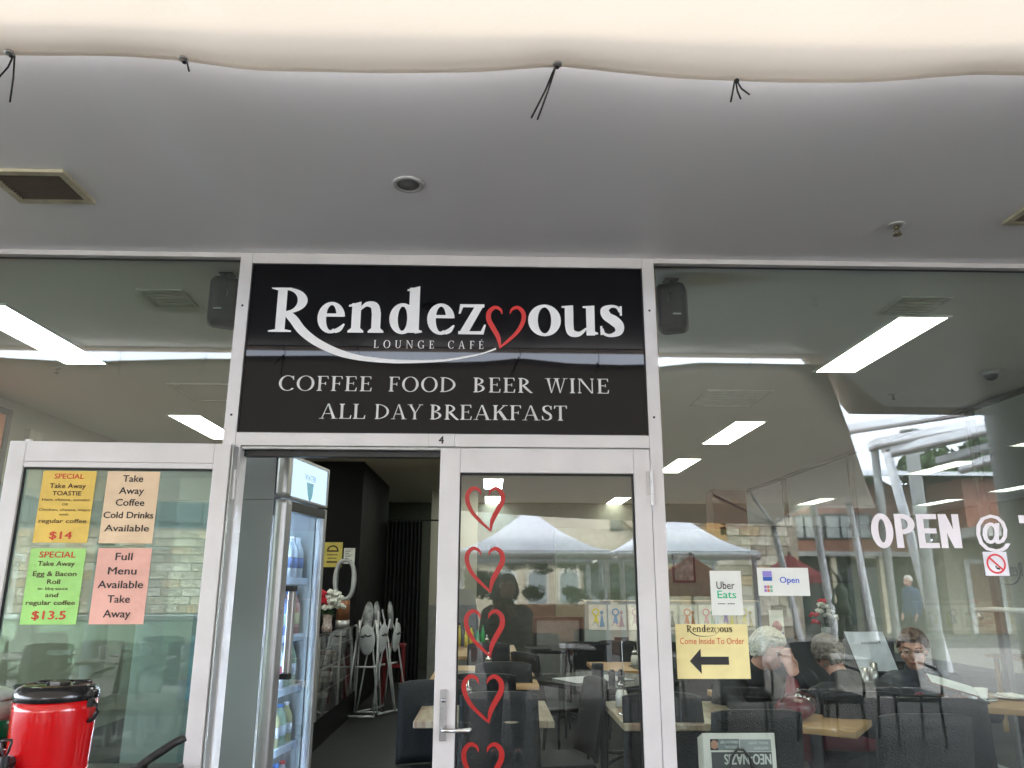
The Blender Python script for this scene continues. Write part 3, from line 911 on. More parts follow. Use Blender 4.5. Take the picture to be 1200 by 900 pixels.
for ch_, xa, xb in (("O", 1.671, 1.769), ("P", 1.779, 1.868), ("E", 1.877, 1.968), ("N", 1.976, 2.068)):
    g = Ink(); w_ = xb - xa; h_ = .147; z_ = 1.613; t_ = .031
    if ch_ == "O": g.ring(xa + w_ / 2, z_ + h_ / 2, w_ / 2, h_ / 2 + .002, t_ * 1.05, t_ * .8, 0, 360, 40)
    if ch_ == "P": g.rect(xa, z_, xa + t_, z_ + h_); g.ring(xa + t_, z_ + h_ - .044, w_ - t_, .044, t_, .020, -90, 90); g.rect(xa + t_, z_ + h_ - .020, xa + t_ + .012, z_ + h_); g.rect(xa + t_, z_ + h_ - .088, xa + t_ + .012, z_ + h_ - .068)
    if ch_ == "E": g.rect(xa, z_, xa + t_, z_ + h_); [g.rect(xa + t_, z_ + q, xb - (.006 if q == .063 else 0), z_ + q + .022) for q in (0, .063, h_ - .022)]
    if ch_ == "N": g.rect(xa, z_, xa + t_, z_ + h_); g.rect(xb - t_, z_, xb, z_ + h_); g.poly([(xa, z_ + h_), (xa + t_ * 1.15, z_ + h_), (xb, z_), (xb - t_ * 1.15, z_)])
    g.build("letter", vin, lw_, .0385)
wtext("@", 2.137, 2.284, 1.596, .163, "big white at sign stuck on the right window", .022)
k = MB(); k.box(2.338, 2.47, .0375, .0385, 1.7221, 1.757).box(2.352, 2.43, .0375, .0385, 1.652, 1.668)
k.prism([(2.44, 1.722), (2.47, 1.722), (2.45, 1.612), (2.42, 1.612)], .0375, .0385)
tag(k.build("window_lettering", vin), "white crossed figure seven running off the right edge of the photo", "lettering", "opening hours lettering")
def card(name, label, cat, x0, x1, z0, z1, m, y=.0475, slant=0.0, th=.0008, group=None):
    r = thing(name, label, cat, ((x0 + x1) / 2, y, (z0 + z1) / 2), group)
    k = MB(); k.prism([(x0, z0), (x1, z0), (x1 + slant, z1), (x0 + slant, z1)], y, y + th); k.build("sheet", m, r)
    return r
CARDW = mat("white_card", (0.74, 0.76, 0.70), 0.6, noise=0.02); 
r = card("delivery_notice", "white food delivery card with black and green words, above the yellow notice", "notice", .946, 1.081, 1.330, 1.513, CARDW, y=.0385)
text("print", "Uber", INK_K, r, (1.011, .0375, 1.438), .045, bold=.004, fit=.078)
text("print", "Eats", mat("printed_green", (.02, .48, .22), .6, noise=0), r, (1.014, .0375, 1.400), .045, bold=.012, fit=.080)
k = MB(); k.prism([(.975, 1.374), (.983, 1.377), (.975, 1.380)], .0372, .0376).box(.9825, 1.005, .0372, .0376, 1.3755, 1.3785); k.build("print", INK_K, r); k = MB(); k.prism([(1.016, 1.374), (1.024, 1.377), (1.016, 1.380)], .0372, .0376).box(1.0235, 1.046, .0372, .0376, 1.3755, 1.3785); k.build("print", INK_K, r)
r = card("open_sign", "white card with blue word Open and card payment logos, hanging in the right window", "sign", 1.152, 1.375, 1.410, 1.527, CARDW, y=.0385)
text("print", "Open", mat("printed_blue", (.06, .13, .55), .6, noise=0), r, (1.290, .0375, 1.464), .036, bold=.022, fit=.083)
MB().box(1.175, 1.215, .0372, .0376, 1.489, 1.513).build("print", mat("printed_violet", (.30, .24, .62), .6), r)
MB().box(1.175, 1.215, .0372, .0376, 1.472, 1.4885).build("print", mat("printed_navy", (.03, .10, .42), .6), r)
for i, c in enumerate(((.35, .2, .5), (.6, .2, .12), (.2, .45, .3))):
    for j in range(2):
        MB().box(1.178 + i * .0125, 1.1885 + i * .0125, .0372, .0376, 1.441 - j * .0155, 1.453 - j * .0155).build("print", mat("logo_%d" % i, c, .6), r)
YC = mat("pale_yellow_card", (0.80, 0.70, 0.33), 0.6, noise=0.04, nscale=9)
r = card("direction_sign", "pale yellow sign with a black arrow asking people to order inside", "sign", .786, 1.0925, 1.0765, 1.294, YC, y=.0385)
ro, ho = rendezvous(None, None, None, 0, lambda x, z: (.832 + (x + 1.019) * .1195, 1.262 + (z - 2.56) * .13), "", bold=.21)
ro.build("print", mat("dark_olive_print", (.035, .028, .01), .6, noise=0), r, .0379); ho.build("print", mat("thin_brown_print", (.12, .06, .03), .6, noise=0), r, .0377)
text("print", "Come Inside To Order", mat("printed_orange", (.60, .10, .04), .6, noise=0), r, (.939, .0377, 1.214), .036, bold=.003, fit=.272)
k = MB(); k.prism([(.840, 1.146), (.888, 1.196), (.888, 1.164), (1.005, 1.164), (1.005, 1.132), (.888, 1.132), (.888, 1.096)], .0374, .0379); k.build("arrow", INK_K, r)
r = card("no_smoking_sign", "small square white no smoking sticker with a red crossed ring on the window", "sign", 2.153, 2.259, 1.496, 1.598, mat("sticker_white", (.78, .76, .79), .5), y=.0385)
g = Ink(); g.ring(2.206, 1.547, .043, .043, .0085, .0085); g.poly([(2.173, 1.573), (2.179, 1.579), (2.239, 1.521), (2.233, 1.515)])
g.build("red_ring", mat("printed_red2", (.70, .04, .05), .5, noise=0), r, .0378)
k = MB(); k.box(2.204, 2.220, .0376, .0381, 1.523, 1.531, rot=(0, .3, 0)).box(2.200, 2.207, .0376, .0381, 1.531, 1.538); k.build("cigarette_symbol", INK_K, r)
# ================================================================= things standing outside in front of the glass
# table with the urn
TBL = mat("dark_table_laminate", (0.035, 0.033, 0.03), 0.35)
t = thing("serving_table", "small dark table under the red drinks urn", "table", (-1.42, -1.0, 0))
MB().bbox(-1.80, -1.10, -1.30, -0.72, .855, .885, .006).build("table_top", TBL, t)
for x in (-1.74, -1.16):
    for y in (-1.24, -.78):
        MB().cyl((x, y, .02), (x, y, .855), .018).build("leg", STEEL, t)
UX, UY = -1.185, -1.0
REDP = mat("glossy_red_enamel", (0.52, 0.004, 0.006), 0.17, noise=0.02, coat=0.6)
ur = thing("drinks_urn", "glossy red insulated drinks urn with a black lid and black tap", "urn", (UX, UY, .886))
UX, UY = -1.196, -1.02
MB().lathe([(0.096, .886), (0.098, .90), (0.104, 1.08), (0.105, 1.12), (0.104, 1.144)], (UX, UY, 0), 64).build("body", REDP, ur)
MB().lathe([(0.1055, 1.143), (0.1075, 1.147), (0.107, 1.162), (0.100, 1.174), (0.088, 1.181), (0.081, 1.184), (0.078, 1.179), (.03, 1.181), (0, 1.181)], (UX, UY, 0), 64).build("lid", mat("glossy_black_plastic", (0.012, 0.012, 0.013), 0.14), ur)
k = MB()
for a, sx in ((2.6, 1), (0.5, 1)):
    cx, cyy = UX + .06 * math.cos(a), UY + .06 * math.sin(a)
    k.tube([(cx + .024 * math.cos(q), cyy + .016 * math.sin(q), 1.183 + .002 * math.sin(q)) for q in [i * PI / 6 for i in range(12)]], .0035, 6, closed=True)
k.bbox(UX - .028, UX + .028, UY - .014, UY + .014, 1.178, 1.189, .004)
k.build("lid_handle", mat("satin_black", (.01, .01, .01), .3), ur)
MB().bbox(UX - .015, UX + .012, UY - .017, UY - .013, 1.180, 1.1885, .0015).build("lid_clip", mat("grey_plastic", (.15, .15, .15), .4), ur)
k = MB(); k.tube([(UX + .102, UY - .02, 1.138), (UX + .122, UY - .022, 1.130), (UX + .126, UY - .022, 1.112), (UX + .114, UY - .02, 1.092), (UX + .102, UY - .018, 1.088)], .006, 8)
k.bbox(UX + .098, UX + .114, UY - .032, UY - .010, 1.125, 1.148, .003); k.build("carry_handle", BLACKP, ur)
tx = UX - .045; ty = UY - .094
k = MB(); k.cyl((tx, ty + .02, 1.002), (tx, ty - .03, 1.002), .014); k.cyl((tx, ty - .03, 0.962), (tx, ty - .03, 1.022), .012)
k.tube([(tx, ty - .032, 1.017), (tx - .008, ty - .034, 1.032), (tx - .014, ty - .036, 1.057), (tx - .014, ty - .036, 1.060), (tx + .014, ty - .036, 1.061), (tx + .014, ty - .036, 1.057), (tx + .008, ty - .034, 1.032)], .0035, 6, closed=True)
k.lathe([(0.0, 0.974), (.022, 0.976), (.022, 0.992), (.012, 0.998)], (tx, ty - .028, 0), 16)
k.build("tap", BLACKP, ur)
# banded jar at the left edge
jr = thing("drinks_dispenser", "clear dispenser with green, red and blue bands beside the urn, at the left edge", "dispenser", (-1.45, -.98, .886))
JX, JY = -1.415, -.98
for n, z0, z1, c in (("blue_band", .886, .985, (.01, .02, .30)), ("red_band", .9855, 1.01, (.25, .01, .03)), ("green_band", 1.0105, 1.085, (.0, .14, .06)), ("clear_band", 1.0855, 1.135, (.42, .50, .46))):
    MB().lathe([(0, z0), (.083, z0), (.085, z1), (0, z1)], (JX, JY, 0), 40).build(n, mat("plastic_" + n, c, .2), jr)
MB().lathe([(0.086, 1.136), (.087, 1.148), (.05, 1.165), (0, 1.167)], (JX, JY, 0), 32).build("lid", mat("milky_plastic", (.45, .55, .55), .3), jr)

# cafe chair: charcoal weave
WEAVE = mat("charcoal_woven_plastic", (0.009, 0.0105, 0.0105), 0.55, noise=0.15, nscale=70, bump=0.6, bscale=150, spec=.3)
LEGM = mat("charcoal_leg", (0.010, 0.011, 0.012), 0.4)
def make_chair(label, weave=WEAVE, arms=False):
    r = thing("cafe_chair", label, "chair", (0, 0, 0), None)
    k = MB(); k.bbox(-.22, .22, -.21, .22, .435, .465, .012); k.build("seat", weave, r)
    # backrest, gently curved
    k = MB(); nx, nz = 10, 8
    for side in (0, 1):
        for i in range(nx + 1):
            for j in range(nz + 1):
                u = i / nx * 2 - 1; v = j / nz
                x = u * (.215 - .01 * v); z = .47 + .43 * v - .018 * abs(u) ** 4 * v
                y = .205 + .075 * v + .03 * (1 - u * u) + side * .022
                k.v.append((x, y, z))
    o = (nx + 1) * (nz + 1)
    for i in range(nx):
        for j in range(nz):
            a = i * (nz + 1) + j; c = a + nz + 1
            k.f += [(a, a + 1, c + 1, c), (o + a, o + c, o + c + 1, o + a + 1)]; k.smooth += [True, True]
    for i in range(nx):
        a = i * (nz + 1); c = a + nz + 1
        k.f += [(a, c, o + c, o + a), (a + nz, o + a + nz, o + c + nz, c + nz)]; k.smooth += [False, False]
    for j in range(nz):
        for a in (j, nx * (nz + 1) + j):
            k.f.append((a, a + 1, o + a + 1, o + a)); k.smooth.append(False)
    k.build("backrest", weave, r)
    for x in (-.2, .2):
        MB().tube([(x, -.19, .44), (x * 1.05, -.20, .0)], .016, 8, rs=[.018, .013]).build("leg", LEGM, r)
        MB().tube([(x, .20, .46), (x * 1.05, .27, .0)], .016, 8, rs=[.018, .013]).build("leg", LEGM, r)
    k = MB(); k.box(-.2, .2, -.195, -.18, .39, .43).box(-.2, .2, .195, .21, .39, .43); k.build("seat_rail", LEGM, r)
    if arms:
        for x in (-.235, .235):
            MB().tube([(x, .24, .70), (x * 1.02, .10, .69), (x * 1.02, -.14, .67), (x, -.20, .62), (x * .95, -.20, .44)], .014, 8).build("armrest", LEGM, r)
    return r
chair_in = Proto(make_chair("dark chair"))
chair_out = Proto(make_chair("dark wicker chair", arms=True))
# a folded stroller handle close to the camera at the bottom of the folded door
hs = thing("folded_chair", "black folded chair leaning against the table, only its top bar in view", "chair", (-1.03, -.80, 0))
MB().tube([(-1.13, -.84, .83), (-1.06, -.82, .905), (-1.005, -.805, .948), (-.945, -.785, .988), (-.918, -.778, 1.000)], .0115, 10, rs=[.012, .013, .013, .0125, .011]).build("top_bar", mat("ribbed_black_rubber", (.012, .012, .012), .45, bump=.5, bscale=120), hs)
k = MB()
k.tube([(-1.02, -.81, .935), (-1.00, -.83, .86), (-1.04, -.9, .4), (-1.06, -.95, .0)], .010, 8); k.tube([(-1.12, -.84, .85), (-1.10, -.83, .4), (-1.12, -.80, .0)], .010, 8); k.build("frame", BLACKP, hs)
MB().prism([(-1.14, .84), (-1.02, .925), (-1.01, .875), (-1.06, .45), (-1.13, .45)], -.83, -.822).build("sling", mat("black_fabric", (.012, .012, .012), .9, bump=.3), hs)
# low black sill box behind urn
k = MB(); k.bbox(-1.98, -1.14, -.30, -.135, .0, .80, .01)
r = thing("planter_box", "low black box standing under the folded glass door", "planter", (-1.5, -.2, 0)); k.build("box", BLACKP, r)
# ================================================================= cafe interior
CZI = 2.951
CEILM = mat("inner_ceiling_paint", (0.68, 0.68, 0.61), 0.75, noise=0.012, nscale=1)
WALLM = mat("cream_wall_paint", (0.36, 0.34, 0.27), 0.8, noise=0.02, nscale=1.5)
BLKW = mat("black_wall_paint", (0.0045, 0.0045, 0.005), 0.45, noise=0.1, nscale=4, spec=.10)
k = MB(); k.box(-4.15, 4.171, 0.10, 11.3, CZI, CZI + .1); tag(k.build("ceiling", CEILM), kind='structure')
k = MB(); k.box(-6.0, 4.17, 0.0, 11.4, 0.004, 0.012); tag(k.build("floor", mat("floor_under", (0.014, 0.014, 0.013), .6)), kind='structure')
flr = thing("plank_floor", "grey brown timber plank floor inside the cafe", "floor", (0, 0, 0.012)); flr['kind'] = 'structure'; del flr['category'], flr['label']
pm = [mat("floor_plank_%d" % i, c, .38, noise=.16, nscale=9, stretch=(6, .8, 1), bump=.05) for i, c in enumerate(((.085, .085, .065), (.07, .07, .055), (.10, .095, .072)))]
pmesh = []
for i in range(3):
    k = MB(); k.bbox(-.0985, .0985, 0.0015, 1.2, 0, .006, .0012)
    o = k.build("plank", pm[i], flr); pmesh.append(o.data)
    bpy.data.objects.remove(o)
cnt = 0
for i in range(21):
    for j in range(10):
        x = -.1 + i * .2; y = .15 + j * 1.202 - (i * .47 % 1.2) + (.9 if j == 0 else 0) * 0
        if cnt >= 296 or y < .15: continue
        o = bpy.data.objects.new("plank", random.choice(pmesh)); COL.objects.link(o); o.parent = flr; o.location = (x, y, .001); cnt += 1
k = MB(); k.box(-4.15, -4.05, 0.11, 11.3, 0.012, CZI - .001); tag(k.build("wall", WALLM), kind='structure')
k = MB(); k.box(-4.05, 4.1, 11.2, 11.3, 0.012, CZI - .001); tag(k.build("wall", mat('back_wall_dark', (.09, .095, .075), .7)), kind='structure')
k = MB(); k.box(-4.05, -1.585, 6.31, 8.85, 0.012, CZI - .001); tag(k.build("bulkhead_wall", BLKW), kind='structure')
k = MB(); k.box(-.95, -.2, 9.3, 9.4, 0.012, CZI - .001); tag(k.build("wall", WALLM), kind='structure')
k = MB(); k.box(-.95, -.2, 9.28, 9.2995, 0.012, 1.15); tag(k.build("dado", mat("grey_dado", (.22, .22, .2), .6)), kind='structure')
# ceiling panel lights
LITE = mat_emit("lit_diffuser", (0.93, 1.0, 0.93), 3.2)
LITEW = mat_emit("lit_diffuser_warm", (1.0, 0.99, 0.84), 3.0)
def troffer(x, y, label, warm=False):
    r = thing("ceiling_light", label, "ceiling light", (x, y, CZI), "panel lights in the cafe ceiling")
    MB().box(x - .14, x + .14, y - .585, y + .585, CZI - .0045, CZI - .002).build("diffuser", LITEW if warm else LITE, r)
    k = MB()
    k.box(x - .158, x - .1405, y - .603, y + .603, CZI - .010, CZI - .0005).box(x + .1405, x + .158, y - .603, y + .603, CZI - .010, CZI - .0005)
    k.box(x - .14, x + .14, y - .603, y - .5855, CZI - .010, CZI - .0005).box(x - .14, x + .14, y + .5855, y + .603, CZI - .010, CZI - .0005)
    k.build("frame", WHITEP, r)
    return r
troffer(-2.84, 1.335, "long lit ceiling panel seen in the left window, nearest the glass")
troffer(-2.80, 4.19, "lit ceiling panel low in the left window, beside the sign", True)
troffer(2.475, 1.345, "long lit ceiling panel nearest the glass in the right window", True)
troffer(2.44, 4.26, "lit ceiling panel second from the glass in the right window", True)
troffer(2.42, 6.46, "small lit ceiling panel beside the door frame in the right window", True)
troffer(0.045, 8.40, "nearer of two lit ceiling panels above the first heart in the door")
troffer(0.055, 10.65, "farther of two lit ceiling panels behind the first heart in the door")
troffer(2.33, 10.70, "far lit ceiling panel at the top right of the door glass", True)
troffer(0.05, 1.345, "lit ceiling panel hidden behind the big sign, nearest the glass")
troffer(0.05, 4.6, "lit ceiling panel hidden behind the big sign, farther back")
troffer(-1.30, 2.2, "lit ceiling panel glimpsed above the drinks fridge")
GRILLE = mat("ceiling_grille", (0.56, 0.56, 0.50), 0.6, noise=.05)
def ceil_vent(x0, x1, y0, y1, label, n=9, line=False):
    r = thing("ceiling_vent", label, "air vent", ((x0 + x1) / 2, (y0 + y1) / 2, CZI), "air vents in the cafe ceiling")
    w = .022; k = MB()
    for a in ((x0, x1, y0, y0 + w), (x0, x1, y1 - w, y1), (x0, x0 + w, y0 + w, y1 - w), (x1 - w, x1, y0 + w, y1 - w)):
        k.box(*a, CZI - .010, CZI - .0005)
    k.build("frame", mat("vent_frame_grey", (.54, .54, .49), .5), r)
    MB().box(x0 + w, x1 - w, y0 + w, y1 - w, CZI - .004, CZI - .001).build("backing", mat("vent_backing", (.58, .58, .52), .8) if not line else CEILM, r)
    if not line:
        for i in range(n):
            y = y0 + w + (i + .5) * (y1 - y0 - 2 * w) / n
            MB().box(x0 + w, x1 - w, y - .008, y + .008, CZI - .009, CZI - .005).build("slat", GRILLE, r)
ceil_vent(1.70, 2.235, 2.50, 3.06, "wide square ceiling vent above the second light in the right window")
ceil_vent(2.19, 2.47, .45, .72, "small ceiling vent just above the longest light in the right window", 5)
ceil_vent(-1.87, -1.63, .49, .74, "small ceiling vent high in the left window, beside the speaker", 5)
ceil_vent(-2.50, -1.98, 2.46, 3.04, "square ceiling hatch outlined low in the left window", line=True)
sprinkler(-3.11, 2.05, CZI, "small fire sprinkler on the cafe ceiling, beside the long left light", .9)
sprinkler(3.237, 2.59, CZI, "small fire sprinkler on the cafe ceiling, in the right window", .9)
dm = thing("dome_camera", "small round security camera dome on the cafe ceiling at the right", "camera", (3.59, 1.89, CZI))
MB().lathe([(0, -.001), (.06, -.001), (.062, -.025), (.05, -.03)], (3.59, 1.89, CZI), 24).build("base", mat("grey_camera_base", (.3, .3, .3), .4), dm)
MB().sphere((3.59, 1.89, CZI - .03), .045, sz=.9).build("dome", mat("dark_dome", (.03, .03, .035), .1), dm)
# loudspeakers
SPK = mat("speaker_black", (0.005, 0.0055, 0.0055), 0.5, spec=.25)
def speaker(x, sgn, label):
    r = thing("wall_speaker", label, "speaker", (x, .28, 2.81), "black speakers beside the sign")
    bm = bmesh.new(); bmesh.ops.create_cube(bm, size=1)
    for w in bm.verts:
        tz = w.co.z
        w.co = Vector((w.co.x * .15, w.co.y * (.17 if tz > 0 else .13), w.co.z * .245))
    bmesh.ops.bevel(bm, geom=list(bm.edges), offset=.035, segments=5, profile=0.5, affect='EDGES')
    k = MB(); k.addbm(bm, (.12, 0, sgn * .35), (0, 0, 0), smooth=False); bm.free()
    k.v = [(a + x, b_ + .28, c + 2.795) for a, b_, c in k.v]
    k.build("cabinet", SPK, r)
    MB().box(x - .02, x + .02, .186, .19, 2.735, 2.742).build("badge", mat("badge_silver", (.4, .4, .4), .3, .6), r)
    k = MB(); k.cyl((x, .28, 2.915), (x, .28, CZI), .012); k.box(x - .035, x + .035, .25, .31, CZI - .006, CZI - .0006); k.cyl((x + sgn * .03, .19, 2.85), (x + sgn * .03, .17, 2.85), .006)
    k.build("bracket", mat("dark_bracket", (.03, .03, .03), .4), r)
    MB().tube([(x + sgn * .03, .2, 2.85), (x + sgn * .045, .185, 2.82), (x + sgn * .04, .18, 2.80)], .002, 6).build("cable", mat("grey_cable", (.25, .25, .25), .5), r)
speaker(-1.322, 1, "black speaker hanging in the left window, left of the sign")
speaker(0.905, -1, "black speaker hanging in the right window, right of the sign")
# picture on the left wall
r = thing("framed_picture", "orange picture in a dark grey frame on the left wall of the cafe", "picture", (-4.04, 2.7, 2.35))
k = MB(); k.box(-4.049, -4.015, 1.8, 3.09, 2.81, 2.86).box(-4.049, -4.015, 1.8, 3.09, 1.7, 1.75).box(-4.049, -4.015, 3.04, 3.09, 1.7505, 2.8095).box(-4.049, -4.015, 1.8, 1.85, 1.7505, 2.8095); k.build("frame", mat("grey_frame", (.08, .075, .07), .5), r)
MB().box(-4.049, -4.035, 1.85, 3.04, 1.75, 2.81).build("artwork", mat("orange_artwork", (.85, .22, .08), .5, nscale=1.2, col2=(.8, .42, .25)), r)
r = thing("wall_sensor", "small cream box and red alarm panel on the left cafe wall", "alarm panel", (-4.04, 3.5, 2.6))
MB().bbox(-4.049, -4.0, 3.35, 3.55, 2.50, 2.76, .006).build("box", mat("cream_box", (.4, .36, .28), .5), r)
MB().bbox(-4.049, -4.01, 3.72, 3.90, 2.50, 2.72, .005).build("panel", mat("alarm_red", (.35, .10, .05), .5), r)

# ---- drinks fridge turned towards the aisle
FA = R(8)                                  # front runs away from the street, turned a little to it
fr0 = Vector((-0.985, .40, 0))             # front near corner
fd = Vector((math.sin(FA), math.cos(FA), 0)); fn = Vector((math.cos(FA), -math.sin(FA), 0))
def fp(a, d, z): return fr0 + fd * a - fn * d + Vector((0, 0, z))    # a along the front, d behind it
def fbox(name, a0, a1, d0, d1, z0, z1, m, parent, bev=0.0):
    bm = bmesh.new(); bmesh.ops.create_cube(bm, size=1)
    for w in bm.verts: w.co = Vector((a0 if w.co.x < 0 else a1, d0 if w.co.y < 0 else d1, z0 if w.co.z < 0 else z1))
    if bev: bmesh.ops.bevel(bm, geom=list(bm.edges), offset=bev, segments=3, profile=0.5, affect='EDGES')
    bm.verts.index_update()
    k = MB(); k.add([fp(*w.co) for w in bm.verts], [tuple(w.index for w in f.verts) for f in bm.faces]); bm.free()
    return k.build(name, m, parent)
FG = mat("fridge_side_grey", (0.22, 0.235, 0.235), 0.4, noise=.02, nscale=2)
FS = mat("fridge_silver", (0.36, 0.36, 0.35), 0.3, .5, noise=.03)
FW = mat("fridge_inner_white", (0.72, 0.80, 0.88), 0.5)
fg = thing("drinks_fridge", "tall grey drinks fridge with a lit header and glass door just inside the entrance", "fridge", tuple(fr0))
W_, Dp = .60, .68; FH = 2.075
fbox("side_panel", .0, .03, .055, Dp, .06, 1.845, FG, fg); fbox("side_panel", W_ - .03, W_, .055, Dp, .06, 1.845, FG, fg)
fbox("side_panel", .0, W_, .055, Dp, 1.846, FH, FG, fg, .004)
fbox("back_panel", .031, W_ - .031, Dp - .03, Dp, .06, 1.845, FW, fg)
fbox("plinth", .01, W_ - .01, .03, Dp, .014, .058, BLACKP, fg)
fbox("inner_floor", .031, W_ - .031, .06, Dp - .031, .06, .30, FW, fg)
fbox("header_frame", -.004, .075, -.005, .054, 1.862, FH, FS, fg, .018); fbox("header_frame", .58, W_, .0, .054, 1.862, FH, FS, fg, .004)
fbox("header_frame", .0755, .5795, .0, .054, 2.060, FH, FS, fg); fbox("header_frame", .0755, .5795, .0, .054, 1.862, 1.872, FS, fg)
hd = fbox("header_light", .0755, .5795, .006, .05, 1.8725, 2.0595, mat_emit("lit_header", (.58, .78, 1.0), .17), fg)
Lw = Ink(); Lw.poly([(-.05, 0), (.05, 0), (.035, -.07), (0, -.10), (-.03, -.06)])
Lw.build("print", mat("header_blue", (.30, .70, .90), .5), hd, 0, O=tuple(fp(.33, .004, 1.965)), U=tuple(fd), N=tuple(fn))
text("print", "WATER", mat("header_pale_blue", (.25, .5, .75), .5), hd, tuple(fp(.33, .004, 1.975)), .045, U=tuple(fd), bold=.0, fit=.16)
fbox("door_post", -.006, .082, -.012, .050, .05, 1.853, FS, fg, .022)
fbox("door_frame", .0825, .57, .0, .045, 1.80, 1.845, BLACKP, fg); fbox("door_frame", .0825, .57, .0, .045, .10, .26, BLACKP, fg)
fbox("door_frame", .555, .598, .0, .045, .05, 1.853, FS, fg, .006); fbox("door_frame", .083, .097, .001, .045, .26, 1.80, BLACKP, fg)
fbox("door_glass", .0975, .5545, .016, .024, .2605, 1.7995, mat_glass("fridge_glass", (.86, .93, 1.0), r0=.11, dirt=.05), fg)
fbox("door_handle", .088, .122, -.045, -.015, 1.05, 1.42, FS, fg, .006)
fbox("handle_end", .086, .124, -.046, -.0, 1.4205, 1.445, BLACKP, fg); fbox("handle_end", .086, .124, -.046, -.0, 1.025, 1.0495, BLACKP, fg)
fbox("inner_light", .105, .125, .05, .062, .32, 1.78, mat_emit("fridge_tube", (.70, .84, 1.0), 22.0), fg)
fbox("inner_light", .12, .50, .30, .32, 1.80, 1.812, mat_emit("fridge_tube_top", (.70, .84, 1.0), 9.0), fg)
SHZ = [.38, .68, .95, 1.20, 1.48]
for z in SHZ:
    s_ = fbox("shelf", .045, W_ - .045, .075, Dp - .05, z - .012, z, mat("shelf_white", (.7, .72, .75), .3), fg)
    fbox("price_strip", .05, W_ - .05, .066, .0745, z - .028, z + .006, mat("price_strip", (.75, .8, .9), .4), s_)
bot_m = [mat("bottle_%d" % i, c, .15, noise=.03) for i, c in enumerate(((.70, .75, .8), (.45, .10, .12), (.12, .2, .5), (.55, .50, .22), (.34, .45, .30), (.75, .75, .78)))]
cap_m = [mat("cap_white", (.8, .8, .8), .4), mat("cap_blue", (.05, .2, .6), .4), mat("cap_red", (.6, .03, .03), .4)]
kind = ["clear water", "red soft drink", "blue sports drink", "yellow juice", "green tea", "white milk"]
bproto = {}
def bottle(ci, h, r_, pos, shelf, j=0, dpt=0):
    key = (ci, round(h, 2))
    if key not in bproto:
        t_ = thing("drink_bottle", "b", "bottle", (0, 0, 0), "bottles in the drinks fridge")
        MB().lathe([(0, 0), (r_, .003), (r_, h * .62), (r_ * .9, h * .7), (r_ * .4, h * .88), (r_ * .38, h * .93)], (0, 0, 0), 14).build("body", bot_m[ci], t_)
        MB().lathe([(r_ * 1.01, h * .25), (r_ * 1.03, h * .25), (r_ * 1.03, h * .5), (r_ * 1.01, h * .5)], (0, 0, 0), 14).build("band", bot_m[(ci + 2) % 6], t_)
        MB().lathe([(0, h * .93), (r_ * .44, h * .93), (r_ * .44, h), (0, h)], (0, 0, 0), 10).build("cap", cap_m[ci % 3], t_)
        bproto[key] = Proto(t_)
    bproto[key].put(pos, 0, "%s bottle, %s from hinge, %s row, %s fridge shelf" % (kind[ci], ["first", "second", "third", "fourth", "fifth", "sixth"][j], ["front", "middle", "back"][dpt], shelf), "bottles in the drinks fridge")
shn = ["lowest", "second lowest", "middle", "second highest", "top"]
rows = [[5, 1, 5, 1, 1, 5], [3, 3, 4, 3, 4, 3], [4, 3, 3, 5, 4, 4], [1, 2, 1, 2, 1, 1], [0, 0, 3, 0, 0, 0]]
for si, z in enumerate(SHZ):
    for j in range(6):
        for dpt in (0, 1, 2):
            bottle(rows[si][j], .215 if si != 1 else .19, .034, tuple(fp(.10 + j * .080, .115 + dpt * .085, z + .001)), shn[si], j, dpt)
# printed water bottle on the fridge's street side: flat print
k = Ink(); k.poly([(-.36, 1.43), (-.32, 1.42), (-.275, 1.40), (-.245, 1.36), (-.235, 1.31), (-.240, 1.26), (-.36, 1.26)])
def side_print(ink, n, m, e): return ink.build(n, m, fg, 0, O=tuple(fp(-.0005 - e, .0, 0)), U=tuple(-(-fn)), V=(0, 0, 1), N=tuple(-fd))
k = Ink(); k.poly([(-.40, 1.36), (-.36, 1.34), (-.325, 1.29), (-.31, 1.25), (-.312, 1.22), (-.40, 1.22)]); side_print(k, "bottle_print", mat("print_navy", (.03, .07, .13), .4), 0)
k = Ink(); k.poly([(-.40, 1.2195), (-.312, 1.2195), (-.318, 1.0), (-.322, .94), (-.40, .94)]); side_print(k, "bottle_print", mat("print_blue", (.02, .16, .30), .4, col2=(.12, .25, .32), nscale=6), 0)
k = Ink(); k.poly([(-.40, .9395), (-.326, .9395), (-.335, .80), (-.36, .66), (-.42, .45)]); side_print(k, "bottle_print", mat("print_grey", (.14, .18, .20), .4), 0)
text("print", "WATER", mat("print_dark", (.08, .09, .09), .5), fg, tuple(fp(-.001, .29, 1.655)), .028, U=tuple(fn), bold=0)

